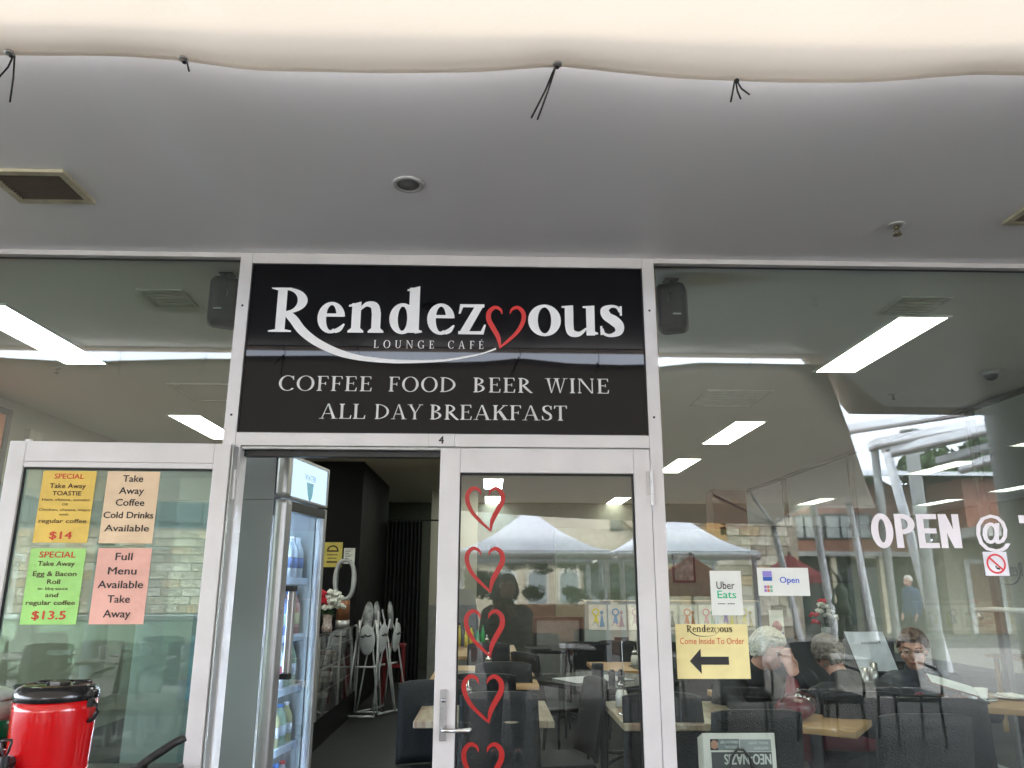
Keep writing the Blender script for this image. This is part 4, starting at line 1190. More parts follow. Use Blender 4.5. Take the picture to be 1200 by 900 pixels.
# ---- counter, flowers, fan, notices on the black wall
ct = thing("display_counter", "glass fronted black display counter receding behind the fridge", "counter", (-1.9, 4.5, 0))
MB().box(-2.3, -1.555, 3.1, 6.25, .012, .26).build("base", BLKW, ct)
MB().box(-2.3, -2.27, 3.1, 6.25, .261, .99).build("back_panel", BLKW, ct)
MB().bbox(-2.3, -1.52, 3.08, 6.26, .992, 1.015, .004).build("counter_top", mat("black_glass_top", (.012, .012, .013), .12), ct)
for z in (.45, .66, .84):
    MB().box(-2.2, -1.60, 3.12, 6.2, z, z + .008).build("shelf", GLASS_C, ct)
    MB().box(-1.60, -1.592, 3.12, 6.2, z - .002, z + .012).build("shelf_edge", STEEL, ct)
MB().box(-1.556, -1.550, 3.12, 6.22, .262, .990).build("front_glass", GLASS_C, ct)
for y in (3.11, 4.15, 5.2, 6.23):
    MB().box(-1.565, -1.545, y - .012, y + .012, .261, .9905).build("post", STEEL, ct)
food = [mat("food_%d" % i, c, .7, noise=.2, nscale=20) for i, c in enumerate(((.45, .42, .35), (.30, .16, .08), (.25, .3, .22), (.5, .5, .48)))]
for i in range(14):
    y = 3.35 + i * .21
    r = thing("pastry", "small wrapped snack, number %s from the street end, on the %s counter shelf" % (["one", "two", "three", "four", "five", "six", "seven", "eight", "nine", "ten", "eleven", "twelve", "thirteen", "fourteen"][i], ["lower", "upper", "bottom"][i % 3]), "snack", (-1.85, y, .46), "snacks in the display counter")
    z = (.459, .669, .263)[i % 3]
    MB().bbox(-1.95, -1.75, y - .06, y + .06, z, z + .05, .015).build("wrapper", food[i % 4], r)
# flowers
LEAFM = mat("flower_leaf", (.03, .09, .025), .6)
def blossom(b_, c, r_, n=9):
    for i in range(n):
        a = 2 * PI * i / n; e = random.uniform(.2, .9)
        d = Vector((math.cos(a) * math.cos(e), math.sin(a) * math.cos(e), math.sin(e)))
        q = Vector(c) + d * r_ * .6
        b_.sphere(q, r_ * .5, 1, .45, .8, 7, 5, rot=(random.uniform(-1, 1), random.uniform(-1, 1), a))
def bouquet(name, label, c, parts, pot, potm, R0=.15):
    r = thing(name, label, "flowers", c)
    x, y, z = c
    MB().lathe(pot, (x, y, z), 18).build("vase", potm, r)
    zt = z + pot[-1][1]
    k = MB()
    for i in range(26):
        a = random.uniform(0, 2 * PI); l = random.uniform(.05, .13)
        p0 = Vector((x, y, zt - .02)); p1 = p0 + Vector((math.cos(a) * l, math.sin(a) * l, random.uniform(.0, .10)))
        s = (p1 - p0).cross(Vector((0, 0, 1))).normalized() * .018
        k.add([p0, p0.lerp(p1, .5) + s, p1, p0.lerp(p1, .5) - s], [(0, 1, 2, 3)])
    k.build("leaves", LEAFM, r, fix=False)
    for n_, m_, cs, rr in parts:
        for q in cs:
            k = MB(); blossom(k, (x + q[0], y + q[1], zt + q[2]), rr); k.build(n_, m_, r)
    return r
PETW = mat("white_petals", (.62, .62, .55), .7, noise=.05); PETR = mat("red_petals", (.50, .012, .03), .7, noise=.1)
bouquet("flower_vase", "vase of red and white flowers standing on the display counter", (-1.545, 4.40, 1.016),
        [("red_flower", PETR, [(-.09, -.02, .14), (-.12, .02, .10), (-.05, -.03, .10), (-.08, -.05, .17)], .075), ("white_flower", PETW, [(.02, -.02, .15), (.07, 0, .10), (.03, .03, .07), (.10, -.02, .14), (.04, -.04, .19), (-.15, 0, .13), (.0, -.05, .05), (.12, 0, .06), (.05, -.05, .11), (.08, -.04, .17)], .055)],
        [(0, 0), (.045, 0), (.05, .04), (.04, .09), (.048, .155), (.05, .16)], mat("patterned_vase", (.55, .5, .45), .3, col2=(.2, .1, .08), nscale=40))
fn_ = thing("bladeless_fan", "tall oval bladeless fan with a copper base on the counter", "fan", (-1.50, 5.2, 1.016))
FX, FY = -1.545, 5.2
MB().lathe([(0, 1.016), (.072, 1.016), (.072, 1.09), (0, 1.09)], (FX, FY, 0), 28).build("silver_base", mat("silver_plastic", (.45, .45, .45), .3, .6), fn_)
MB().lathe([(.0, 1.0905), (.070, 1.0905), (.066, 1.29), (.055, 1.30), (0, 1.30)], (FX, FY, 0), 28).build("copper_base", mat("copper_plastic", (.25, .11, .055), .35, .5), fn_)
k = MB(); pts = []
for i in range(40):
    a = 2 * PI * i / 40
    sx, sz = .098, .20
    px, pz = abs(math.cos(a)) ** .75 * math.copysign(sx, math.cos(a)), abs(math.sin(a)) ** .9 * math.copysign(sz, math.sin(a))
    pts.append((FX + px, FY, 1.505 + pz))
vs, fs = [], []
for i, p in enumerate(pts):
    c_ = Vector((FX, FY, 1.505)); d = (Vector(p) - c_); u_ = d.normalized() * .017
    for yy in (-.065, .065):
        vs += [tuple(Vector(p) + Vector((0, yy, 0)) + u_), tuple(Vector(p) + Vector((0, yy, 0)) - u_)]
n = len(pts)
for i in range(n):
    a, c = 4 * i, 4 * ((i + 1) % n)
    fs += [(a, c, c + 1, a + 1), (a + 2, a + 3, c + 3, c + 2), (a, a + 2, c + 2, c), (a + 1, c + 1, c + 3, a + 3)]
k.add(vs, fs, True); k.build("loop", mat("pearl_grey_plastic", (.36, .37, .37), .3), fn_)
r = thing("wall_notice", "yellow notice with a dark drawing, pinned to the black wall", "notice", (-1.84, 6.3, 1.9)); r['group'] = "notices on the black wall"
def wallcard(r, x0, x1, z0, z1, y, m): MB().box(x0, x1, y - .004, y - .001, z0, z1).build("sheet", m, r)
wallcard(r, -2.03, -1.795, 1.66, 1.955, 6.31, mat("mustard_paper", (.62, .52, .12), .7))
k = Ink(); k.ring(-1.912, 1.86, .07, .06, .02, .02, 0, 180); k.rect(-1.98, 1.84, -1.84, 1.86); k.rect(-1.98, 1.80, -1.85, 1.81); k.rect(-1.97, 1.76, -1.86, 1.77); k.rect(-1.98, 1.71, -1.85, 1.73); k.build("print", BR, r, 6.3045)
r = thing("wall_notice", "small white notice beside the yellow one on the black wall", "notice", (-1.71, 6.3, 1.8)); r['group'] = "notices on the black wall"
wallcard(r, -1.775, -1.64, 1.70, 1.885, 6.31, CARDW)
k = Ink()
for i in range(7): k.rect(-1.76, 1.86 - i * .02, -1.67 - (i % 3) * .02, 1.866 - i * .02)
k.build("print", INK_K, r, 6.3045)
# curtain on a rod
r = thing("curtain", "long black curtain hanging from a thin rod at the back", "curtain", (-1.25, 8.9, 0))
k = MB(); n = 60
for i in range(n + 1):
    x = -1.58 + .52 * i / n
    for z in (.04, 2.42): k.v.append((x, 8.95 + .035 * math.sin(i * .9), z))
for i in range(n): k.f.append((2 * i, 2 * i + 1, 2 * i + 3, 2 * i + 2)); k.smooth.append(True)
k.v += [(a, b_ + .01, c) for a, b_, c in k.v]; m_ = 2 * (n + 1)
for i in range(n): k.f.append((m_ + 2 * i, m_ + 2 * i + 2, m_ + 2 * i + 3, m_ + 2 * i + 1)); k.smooth.append(True)
k.build("cloth", mat("black_velvet", (.008, .008, .009), .9), r, fix=False)
MB().cyl((-1.6, 8.95, 2.44), (-.5, 8.95, 2.44), .012).build("rod", BLACKP, r)
# folded high chairs, tubular frames with printed seats
TUBE = mat("pale_grey_tube", (.60, .62, .62), .3, .2)
SEATW = mat("grey_patterned_vinyl", (.42, .44, .44), .4, col2=(.03, .035, .04), nscale=11)
def high_chair(X_, Y_, label, rz=0, sc=1):
    x = y = 0
    r = thing("folded_high_chair", label, "high chair", (0, 0, 0), "folded high chairs by the counter")
    z0 = .025
    for dx in (-.13, .13):
        MB().tube([(x + dx * .62, y + .1, 1.08), (x + dx, y - .02, .75), (x + dx * 1.25, y - .16, z0)], .0105, 8).build("frame_tube", TUBE, r)
        MB().tube([(x + dx * .75, y - .02, .98), (x + dx * .9, y + .06, .6), (x + dx * 1.2, y + .14, z0)], .0105, 8).build("frame_tube", TUBE, r)
    for p_, q_ in (((x - .162, y - .16, z0), (x + .162, y - .16, z0)), ((x - .156, y + .14, z0), (x + .156, y + .14, z0)), ((x - .12, y - .03, .5), (x + .12, y - .03, .5))):
        MB().tube([p_, q_], .0105, 8).build("crossbar", TUBE, r)
    MB().sphere((x - .01, y + .02, 1.02), .10, .62, .25, 1.6, 18, 12, rot=(-.1, 0, 0)).build("backrest", SEATW, r)
    MB().sphere((x + .01, y - .06, .78), .12, .82, .25, 1.35, 18, 12, rot=(.1, 0, 0)).build("tray", mat("pale_tray", (.40, .42, .42), .35), r)
    MB().tube([(x - .05, y - .098, .82), (x - .02, y - .10, .81), (x, y - .10, .835), (x + .03, y - .10, .815), (x + .07, y - .098, .83)], .007, 6).build("tray_clip", BLACKP, r)
    place(r, (X_, Y_, .014), rz); r.scale = (sc, 1, 1.06)
high_chair(-1.40, 6.05, "folded high chair with a grey seat, nearest of three by the counter", R(-8))
high_chair(-1.31, 6.25, "folded high chair in the middle of the three by the counter", R(62))
high_chair(-1.18, 6.50, "folded high chair farthest to the right by the counter", R(72))
r = thing("red_stool", "dark red metal frame stool behind the high chairs", "stool", (-1.2, 7.0, .014))
RS = mat("dark_red_metal", (.16, .008, .012), .4)
MB().bbox(-1.34, -1.06, 6.88, 7.14, .70, .73, .006).build("seat", RS, r)
for x in (-1.32, -1.08):
    for y in (6.9, 7.12): MB().box(x - .012, x + .012, y - .012, y + .012, .015, .6995).build("leg", RS, r)
k = MB(); k.box(-1.308, -1.092, 6.89, 6.91, .45, .475).box(-1.308, -1.092, 7.11, 7.13, .45, .475); k.build("crossbar", RS, r)

# ---- half wall with children's drawings, back of the room
PW = mat("pale_partition", (.30, .33, .30), .6, noise=.02)
k = MB(); k.box(1.12, 3.16, 6.02, 6.12, .012, 1.265); r = thing("half_wall", "pale half height partition with children's drawings taped along it", "partition", (2.1, 6, 0)); k.build("panel", PW, r)
MB().bbox(1.10, 3.18, 5.99, 6.15, 1.2655, 1.285, .004).build("ledge", mat("ledge_beige", (.42, .36, .28), .5), r)
paper = mat("drawing_paper", (.66, .66, .60), .7)
drs = [(1.27, "green flower and blue figure"), (1.50, "two figures in blue and mauve dresses"), (1.73, "pale pencil figure"), (2.10, "round yellow face"), (2.34, "two orange ovals"), (2.57, "pink tree"), (2.80, "blue and yellow shapes"), (3.02, "yellow loop")]
cols = [((.65, .6, .08), (.1, .3, .5)), ((.15, .35, .6), (.45, .3, .35)), ((.5, .4, .45), (.4, .4, .4)), ((.62, .55, .08), (.12, .14, .14)), ((.55, .2, .1), (.5, .22, .12)), ((.6, .25, .3), (.2, .35, .2)), ((.15, .15, .55), (.5, .55, .1)), ((.6, .52, .1), (.3, .25, .1))]
for (x, lb), (ca, cb) in zip(drs, cols):
    r = thing("childs_drawing", "child's drawing of %s taped to the half wall" % lb, "drawing", (x, 6.01, 1.1), "children's drawings on the half wall")
    MB().box(x - .105, x + .105, 6.012, 6.018, .95, 1.235).build("sheet", paper, r)
    ma = mat("crayon_%d" % int(x * 100), ca, .8); mb_ = mat("crayon_b%d" % int(x * 100), cb, .8)
    g = Ink(); s = random.uniform(-.01, .01)
    g.ring(x - .02 + s, 1.15, .045, .045, .018, .018); g.poly([(x - .05, 1.03), (x + .01, 1.02), (x - .005, 1.11), (x - .035, 1.11)]); g.build("crayon_shape", ma, r, 6.0115)
    g = Ink(); g.poly([(x + .02, .98), (x + .08, .99), (x + .055, 1.12), (x + .04, 1.12)]); g.ring(x + .048, 1.145, .02, .022, .02, .022); g.stroke([(x - .06, 1.0, .006), (x - .03, 1.04, .008), (x + .01, .985, .006)], 4); g.build("crayon_shape", mb_, r, 6.0108)
# kitchen / servery behind
k = MB(); k.box(1.0, 4.0, 8.6, 8.7, 1.0, 2.3); r = thing("servery_screen", "pale green splashback wall behind the half wall", "wall", (2.5, 8.6, 0)); k.build("panel", mat("pale_green_tile", (.17, .21, .15), .4), r)
r = thing("framed_picture", "dark framed photograph on the pale green back wall", "picture", (2.94, 8.59, 1.72))
MB().box(2.78, 3.12, 8.57, 8.598, 1.50, 1.93).build("frame", BLACKP, r); MB().box(2.81, 3.09, 8.563, 8.569, 1.53, 1.90).build("artwork", mat("grey_photo", (.12, .14, .12), .4, col2=(.35, .36, .33), nscale=12), r)
r = thing("pillar", "dark red square pillar at the back of the cafe", "pillar", (3.85, 9.2, 0))
MB().box(3.55, 4.09, 8.9, 9.3, .012, CZI - .001).build("shaft", mat("maroon_paint", (.14, .022, .022), .5, noise=.05), r)
r = thing("display_screen", "grey screen in a black frame standing at the back of the room", "screen", (.885, 7, 0))
k = MB(); k.box(.575, .615, 6.98, 7.02, .30, 1.06).box(1.16, 1.20, 6.98, 7.02, .30, 1.06).box(.6155, 1.1595, 6.98, 7.02, 1.02, 1.06).box(.6155, 1.1595, 6.98, 7.02, .30, .34); k.build("frame", BLACKP, r)
MB().box(.6155, 1.1595, 6.995, 7.01, .3405, 1.0195).build("screen", mat("matte_grey_screen", (.20, .205, .195), .5), r)
for x in (.62, 1.155): MB().box(x - .02, x + .02, 6.9, 7.1, .014, .2995).build("foot", BLACKP, r)

# ---- tables and what stands on them
WOODT = mat("light_oak", (.42, .26, .12), .35, noise=.14, nscale=6, stretch=(1, 9, 1)); MARB = mat("weathered_timber_top", (.36, .32, .22), .35, col2=(.20, .13, .08), nscale=5, stretch=(7, 1.2, 1))
DKT = mat("dark_gloss_top", (.03, .03, .03), .15)
def make_table(label, top, w=.72, d=.72, edge=.035):
    r = thing("cafe_table", label, "table", (0, 0, 0), "tables in the cafe")
    MB().bbox(-w / 2, w / 2, -d / 2, d / 2, .76 - edge, .76, .005).build("table_top", top, r)
    MB().cyl((0, 0, .03), (0, 0, .724), .032, n=14).build("column", BLACKP, r)
    k = MB()
    for a in range(4):
        an = a * PI / 2 + PI / 4
        k.tube([(0, 0, .06), (math.cos(an) * .2, math.sin(an) * .2, .045), (math.cos(an) * .32, math.sin(an) * .32, .018)], .018, 8)
    k.build("base", BLACKP, r)
    return r
def tb(x, y, top, w, d, label, rz=0.0): return place(make_table(label, top, w, d), (x, y, .012), rz, label)
tb(-.02, 1.31, MARB, .73, .73, "weathered timber table just inside the door, with folded menus")
tb(-.04, 3.12, WOODT, .80, 1.35, "light oak table behind the second and third hearts")
tb(-.10, 5.45, WOODT, .80, 1.5, "light oak table deep in the room behind the third heart")
tb(1.09, 1.25, MARB, .80, .80, "weathered timber table half hidden by the right door stile")
tb(.86, 2.82, DKT, .90, .90, "dark glossy table in the middle of the door glass", R(38))
tb(.90, 5.8, DKT, .9, .8, "dark table at the back below the grey screen")
tb(1.20, 3.75, WOODT, .6, .75, "light oak table with a dark plate, right side of the door glass")
tb(1.72, .98, WOODT, .50, .50, "light oak table corner seen above the newspaper", R(-35))
tb(1.84, 1.85, WOODT, .72, .66, "light oak table in front of the white haired woman", R(0))
tb(3.25, 1.60, WOODT, 1.10, .74, "light oak table with coffee cups in front of the woman in grey", R(-33))
TT = .773
# condiments
def sugar(x, y, label, s=1.0):
    r = thing("sugar_pourer", label, "sugar pourer", (x, y, TT), "glass sugar pourers on the tables")
    MB().lathe([(0, 0), (.034 * s, .002), (.036 * s, .06 * s), (.026 * s, .088 * s), (0, .088 * s)], (x, y, TT), 20).build("sugar", mat("sugar_white", (.62, .60, .52), .7), r)
    MB().lathe([(.036 * s, .0), (.0385 * s, .062 * s), (.028 * s, .095 * s), (.024 * s, .112 * s)], (x, y, TT), 20).build("glass_jar", GLASS_C, r)
    MB().lathe([(.025 * s, .1125 * s), (.026 * s, .122 * s), (.008 * s, .136 * s), (.006 * s, .165 * s), (.004 * s, .166 * s), (0, .150 * s)], (x, y, TT), 16).build("metal_spout", CHROME, r)
def shaker(x, y, label, c=(.5, .5, .48), h=.075):
    r = thing("salt_shaker", label, "shaker", (x, y, TT), "salt and pepper shakers on the tables")
    MB().lathe([(0, 0), (.018, .001), (.019, h * .7), (0, h * .7)], (x, y, TT), 14).build("glass_body", mat("shaker_%d" % int(c[0] * 100), c, .25), r)
    MB().lathe([(.0195, h * .705), (.019, h * .9), (.01, h), (0, h)], (x, y, TT), 14).build("metal_cap", CHROME, r)
sugar(-.115, 1.22, "white sugar pourer standing at the left end of the first table", 1.02)
sugar(.0, 3.05, "sugar pourer on the oak table behind the third heart")
shaker(.07, 3.07, "pepper shaker beside the sugar pourer on the oak table", (.06, .05, .04)); shaker(.115, 3.05, "salt shaker beside the pepper on the oak table")
sugar(-.02, 5.3, "sugar pourer on the far oak table"); shaker(-.09, 5.3, "salt shaker on the far oak table")
sugar(.775, 1.42, "white sugar pourer against the right edge of the door glass", 1.02)
sugar(1.28, 3.75, "sugar pourer on the oak table right of the dark one")
def menu(x, y, z, rz, label, w=.24, d=.32, m=None, n=3):
    r = thing("menu_folder", label, "menu", (x, y, z), "menus lying on the tables")
    for i in range(n):
        k = MB(); k.bbox(-w / 2, w / 2, -d / 2, d / 2, i * .006, i * .006 + .005, .001)
        e = Euler((0, 0, rz + (i - 1) * .12)).to_matrix()
        k.v = [tuple(e @ Vector(v) + Vector((x, y, z + .001))) for v in k.v]
        k.build("cover", m or mat("dark_menu", (.03, .035, .03), .3), r)
menu(.07, 1.42, TT, .3, "dark folded menus lying on the first table inside the door")
menu(-.16, 3.1, TT, 1.2, "dark menus on the oak table behind the second heart", n=2)
menu(.78, 2.75, TT, .6, "pale newspaper spread on the dark glossy table", .5, .35, mat("newsprint_grey", (.45, .46, .46), .6), 1)
menu(1.35, 3.6, TT, .2, "dark plate shaped menus on the right oak table", n=1)
menu(.55, 5.6, TT, .2, "black menus on the far dark table", n=2)
r = thing("card_terminal", "small dark napkin box on the dark glossy table", "napkin box", (.80, 2.6, TT))
MB().bbox(.755, .835, 2.55, 2.63, TT, TT + .13, .008).build("body", mat("dark_metal_box", (.05, .055, .06), .25), r); MB().box(.765, .825, 2.546, 2.5495, TT + .02, TT + .11).build("slot", BLACKP, r)
for i, (x, y) in enumerate(((.90, 2.60), (.97, 2.62))):
    r = thing("pepper_mill", "%s of two short dark pots on the dark glossy table" % ("left" if i == 0 else "right"), "pot", (x, y, TT))
    MB().lathe([(0, 0), (.025, 0), (.024, .07), (0, .072)], (x, y, TT), 16).build("body", mat("dark_glass_pot", (.03, .03, .03), .2), r); MB().lathe([(0, .0725), (.02, .0725), (.018, .085), (0, .085)], (x, y, TT), 14).build("lid", BLACKP, r)
r = thing("number_stand", "thin metal table number stand on the right timber table", "table number", (.80, 1.15, TT))
MB().lathe([(0, 0), (.04, 0), (.035, .006), (0, .008)], (.745, 1.15, TT), 18).build("base", CHROME, r)
MB().cyl((.745, 1.15, TT + .007), (.74, 1.15, TT + .38), .0025).build("rod", CHROME, r); MB().box(.70, .78, 1.148, 1.152, TT + .381, TT + .40).build("clip", BLACKP, r)
# sauce bottles at the back
for i, (x, c) in enumerate(((-.26, (.6, .5, .05)), (-.20, (.65, .55, .05)), (-.30, (.1, .1, .1)), (-.13, (.03, .25, .12)), (-.07, (.04, .3, .1)), (-.34, (.5, .42, .05)))):
    nm = ["yellow sauce bottle with a dark cap", "bright yellow sauce bottle", "black sauce bottle", "dark green bottle", "green bottle with a black cap", "short yellow bottle at the far left"][i]
    r = thing("sauce_bottle", nm + " among the bottles behind the third heart", "bottle", (x, 6.0, TT), "sauce bottles behind the third heart")
    h = .2 + .03 * (i % 3)
    MB().lathe([(0, 0), (.026, 0), (.027, h * .6), (.012, h * .8), (.011, h * .9)], (x, 5.95, TT), 12).build("body", mat("sauce_%d" % i, c, .3), r); MB().lathe([(0, h * .9), (.013, h * .9), (.010, h), (0, h)], (x, 5.95, TT), 10).build("cap", BLACKP if i % 2 else mat("green_cap", (.02, .2, .06), .4), r)
# cups and plates of the woman in grey
CUPM = mat("white_porcelain", (.66, .68, .66), .2)
def cup(x, y, label, s=1.0):
    r = thing("coffee_cup", label, "cup", (x, y, TT), "coffee cups on the right table")
    MB().lathe([(0, .001), (.05, .001), (.085, .012), (.086, .015), (.05, .006), (0, .006)], (x, y, TT), 28).build("saucer", CUPM, r)
    MB().lathe([(0, .0065), (.026, .0065), (.036 * s, .025), (.042 * s, .075 * s), (.040 * s, .075 * s), (.034, .02), (0, .014)], (x, y, TT), 28).build("bowl", CUPM, r)
    MB().tube([(x - .040, y, TT + .06), (x - .062, y, TT + .055), (x - .060, y, TT + .03), (x - .036, y, TT + .028)], .004, 8).build("handle", CUPM, r)
cup(2.84, 1.44, "white coffee cup on a saucer, nearest the glass on the right table", 1.05)
cup(3.02, 1.62, "second white cup behind the nearest one on the right table")
r = thing("plate", "white plate with a crumpled napkin on the right table", "plate", (3.3, 1.75, TT))
MB().lathe([(0, .001), (.07, .001), (.12, .015), (.12, .018), (.07, .006), (0, .006)], (3.28, 1.72, TT), 30).build("dish", CUPM, r)
k = MB(); k.bbox(3.20, 3.34, 1.66, 1.76, TT + .018, TT + .028, .003, rot=(.1, .06, .4)); k.build("napkin", mat("napkin_white", (.75, .75, .7), .8), r)
sugar(3.42, 1.40, "sugar pourer at the right edge of the photo", 1.0)
sugar(1.66, 1.02, "sugar pourer beside the maroon bag on the small oak table", .9)
shaker(1.73, 1.08, "glass salt shaker beside the sugar on the small oak table", h=.09)
r = thing("tumbler", "white cup on the small oak table below the white haired woman", "cup", (1.72, 1.2, TT)); MB().lathe([(0, .001), (.03, .001), (.045, .085), (.042, .085), (.028, .006), (0, .006)], (1.74, 1.18, TT), 22).build("bowl", CUPM, r)
r = thing("water_glass", "dark water glass in front of the white haired woman", "glass", (1.72, 1.75, TT)); MB().lathe([(0, .001), (.03, .001), (.04, .13), (.038, .13), (.028, .006), (0, .006)], (1.70, 1.70, TT), 22).build("glass_body", GLASS_C, r)
r = thing("bag", "maroon handbag slumped on the corner of the small oak table", "bag", (1.60, .88, TT))
k = MB(); k.sphere((1.62, .98, TT + .055), .085, 1.25, .8, .68, 20, 12); k.build("body", mat("maroon_leather", (.10, .008, .014), .35, noise=.2, bump=.3), r)
k = MB(); k.tube([(1.53, .93, TT + .09), (1.55, .90, TT + .13), (1.62, .89, TT + .145), (1.69, .90, TT + .12), (1.71, .93, TT + .08)], .006, 8); k.build("handle", mat("maroon_strap", (.06, .006, .01), .3), r)
# upside-down newspaper propped against the glass, with a cable loop in front
NEWS = mat("newsprint", (.66, .64, .61), .7, noise=.03)
r = thing("newspaper", "folded newspaper standing upside down against the right window", "newspaper", (1.03, .14, .6))
for i in range(4):
    MB().bbox(.884 - i * .005, 1.186 - i * .003, .075 + i * .006, .079 + i * .006, .40, .862 - i * .006, .0015).build("sheet", NEWS, r)
PB = mat("news_dark_block", (.055, .06, .06), .7, noise=.1)
MB().box(.918, 1.168, .0735, .0745, .40, .790).build("print", PB, r)
MB().box(.915, 1.036, .0735, .0745, .797, .840).build("print", mat("news_grey_block", (.16, .19, .20), .7), r); MB().box(1.040, 1.168, .0735, .0745, .792, .838).build("print", mat("news_pale_block", (.27, .29, .30), .7), r)
k = MB(); k.sphere((.932, .0735, .818), .016, 1, .1, 1.1, 12, 8); k.build("portrait", mat("news_skin", (.38, .2, .14), .7), r); MB().box(.917, .948, .0731, .0734, .828, .839).build("print", mat("news_hair", (.03, .02, .02), .7), r); MB().box(.917, .948, .0731, .0734, .797, .805).build("print", mat("news_hair", (.03, .02, .02), .7), r)
NW = mat("news_white", (.55, .56, .55), .7)
text("print", "NEO-NAZIS", NW, r, (1.067, .0725, .782), .055, U=(-1, 0, 0), V=(0, 0, -1), bold=.03, fit=.192)
text("print", "IN SCHOOLS", NW, r, (1.06, .0725, .728), .055, U=(-1, 0, 0), V=(0, 0, -1), bold=.03, fit=.20)
text("print", "SPRING IN STEP", NW, r, (.995, .0725, .833), .014, U=(-1, 0, 0), V=(0, 0, -1), bold=.03, fit=.075); text("print", "SPECIAL", NW, r, (1.0, .0725, .814), .014, U=(-1, 0, 0), V=(0, 0, -1), bold=.03, fit=.05)
text("print", "FINAL CUTS", NW, r, (1.115, .0725, .83), .014, U=(-1, 0, 0), V=(0, 0, -1), bold=.03, fit=.08); text("print", "REPORT", NW, r, (1.125, .0725, .81), .014, U=(-1, 0, 0), V=(0, 0, -1), bold=.03, fit=.06)
r = thing("carrier_bag", "black loop handle of a bag in front of the newspaper", "bag", (1.03, .06, .6))
MB().tube([(.985, .062, .62), (.985, .060, .72), (.995, .058, .775), (1.02, .057, .803), (1.045, .057, .803), (1.07, .058, .775), (1.08, .060, .72), (1.08, .062, .62)], .0055, 8).build("handle", BLACKP, r); MB().bbox(.93, 1.13, .052, .068, .35, .619, .004).build("body", BLACKP, r)
r = thing("ledge_box", "low black window ledge carrying the newspaper and bag", "ledge", (1.1, .2, 0)); MB().bbox(.80, 1.30, .05, .40, .012, .349, .004).build("box", BLACKP, r)
# chairs
cp = chair_in.put
G = "dark chairs in the cafe"
cp((-.26, 1.20, .012), R(12), "dark chair in the doorway, its back beside the door's left stile", G)
cp((.08, .66, .012), R(5), "dark woven chair nearest the glass, behind the bottom heart", G)
cp((-.02, 2.15, .012), R(178), "dark chair between the first and second tables, back to the street", G)
cp((.36, 1.55, .012), R(-80), "dark chair at the right end of the first table, low in the door glass", G)
cp((.12, 2.28, .012), R(2), "dark chair facing the long oak table, seen behind the fourth heart", G)
cp((.0, 4.25, .012), R(0), "dark chair between the two long oak tables", G)
cp((.55, 3.6, .012), R(120), "dark chair left of the dark glossy table", G)
cp((1.30, 4.6, .012), R(0), "dark high backed chair in front of the drawings, left one", G)
cp((1.75, 4.5, .012), R(10), "dark high backed chair in front of the drawings, right one", G)
cp((.90, .62, .012), R(0), "dark woven chair just behind the mullion right of the door", G)
cp((1.02, 5.0, .012), R(170), "dark chair at the far dark table", G)
cp((1.22, .68, .012), R(180), "dark woven chair behind the newspaper, back to the glass", G)
cp((1.93, .55, .012), R(178), "dark woven chair low in the middle of the right window", G)
cp((2.45, 1.05, .012), R(150), "dark slim chair under the grey woman's menu", G)
cp((2.75, .62, .012), R(180), "dark woven chair in the bottom right corner, back to the glass", G)
cp((1.55, 2.75, .012), R(0), "dark chair of the white haired woman", G)
cp((2.05, 1.28, .012), R(170), "dark chair of the man seen from behind", G)
cp((2.98, 2.32, .012), R(-20), "dark chair of the woman in grey", G)
cp((2.3, 3.6, .012), R(30), "dark chair alone in the middle of the right window", G)
cp((-2.4, 1.6, .012), R(160), "dark chair behind the folded door, right one", G)
cp((-3.1, 1.7, .012), R(190), "dark chair behind the folded door, left one", G)
# white menu board with mirrored script, back of a table
r = thing("menu_board", "white board with mirrored handwriting leaning between the seated people", "menu board", (2.75, 2.5, 1.0))
P4 = [Vector((2.585, 2.46, 1.13)), Vector((2.868, 2.46, 1.131)), Vector((2.975, 2.50, .853)), Vector((2.690, 2.50, .86))]
k = MB(); k.add(P4 + [p + Vector((0, .008, 0)) for p in P4], [(0, 1, 2, 3), (7, 6, 5, 4), (0, 4, 5, 1), (1, 5, 6, 2), (2, 6, 7, 3), (3, 7, 4, 0)]); k.build("board", mat("whiteboard", (.62, .66, .72), .4), r)
text("print", "Facilities", INK_K, r, (2.775, 2.466, 1.045), .03, U=(-1, 0, 0), bold=-.002, fit=.14)
k = MB(); k.tube([(2.585, 2.47, 1.13), (2.69, 2.51, .855), (2.975, 2.51, .848)], .006, 8); k.build("stand", BLACKP, r)
# shakers and flowers, card stand in the right window
r = thing("tissue_holder", "pair of steel shakers beside the man's shoulder", "shaker", (2.4, 1.9, TT)); 
for x, h in ((2.42, .17), (2.48, .20)): MB().lathe([(0, .0), (.024, .0), (.026, h), (0, h + .003)], (x, 1.85, TT), 18).build("canister", STEEL, r)
tb(2.45, 2.15, DKT, .5, .5, "small dark table behind the man's shoulder")
bouquet("flower_vase", "white and red flowers in a small square vase in the right window", (3.36, 4.6, .96), [("white_flower", PETW, [(-.05, 0, .14), (0, -.03, .18), (.06, 0, .13), (.01, -.04, .10), (-.04, -.03, .20), (.09, -.02, .08)], .045), ("red_flower", PETR, [(-.10, .02, .10), (-.09, .02, .03), (.0, .03, .23)], .05)], [(0, 0), (.045, 0), (.045, .09), (.04, .10)], mat("white_pot", (.6, .62, .6), .4))
r = thing("side_counter", "long dark counter under the flowers in the right window", "counter", (2.9, 4.7, 0)); MB().bbox(2.2, 4.0, 4.4, 4.85, .92, .955, .004).build("counter_top", DKT, r); MB().box(2.25, 3.95, 4.45, 4.8, .014, .9195).build("body", mat("dark_counter_body", (.03, .033, .035), .5), r)
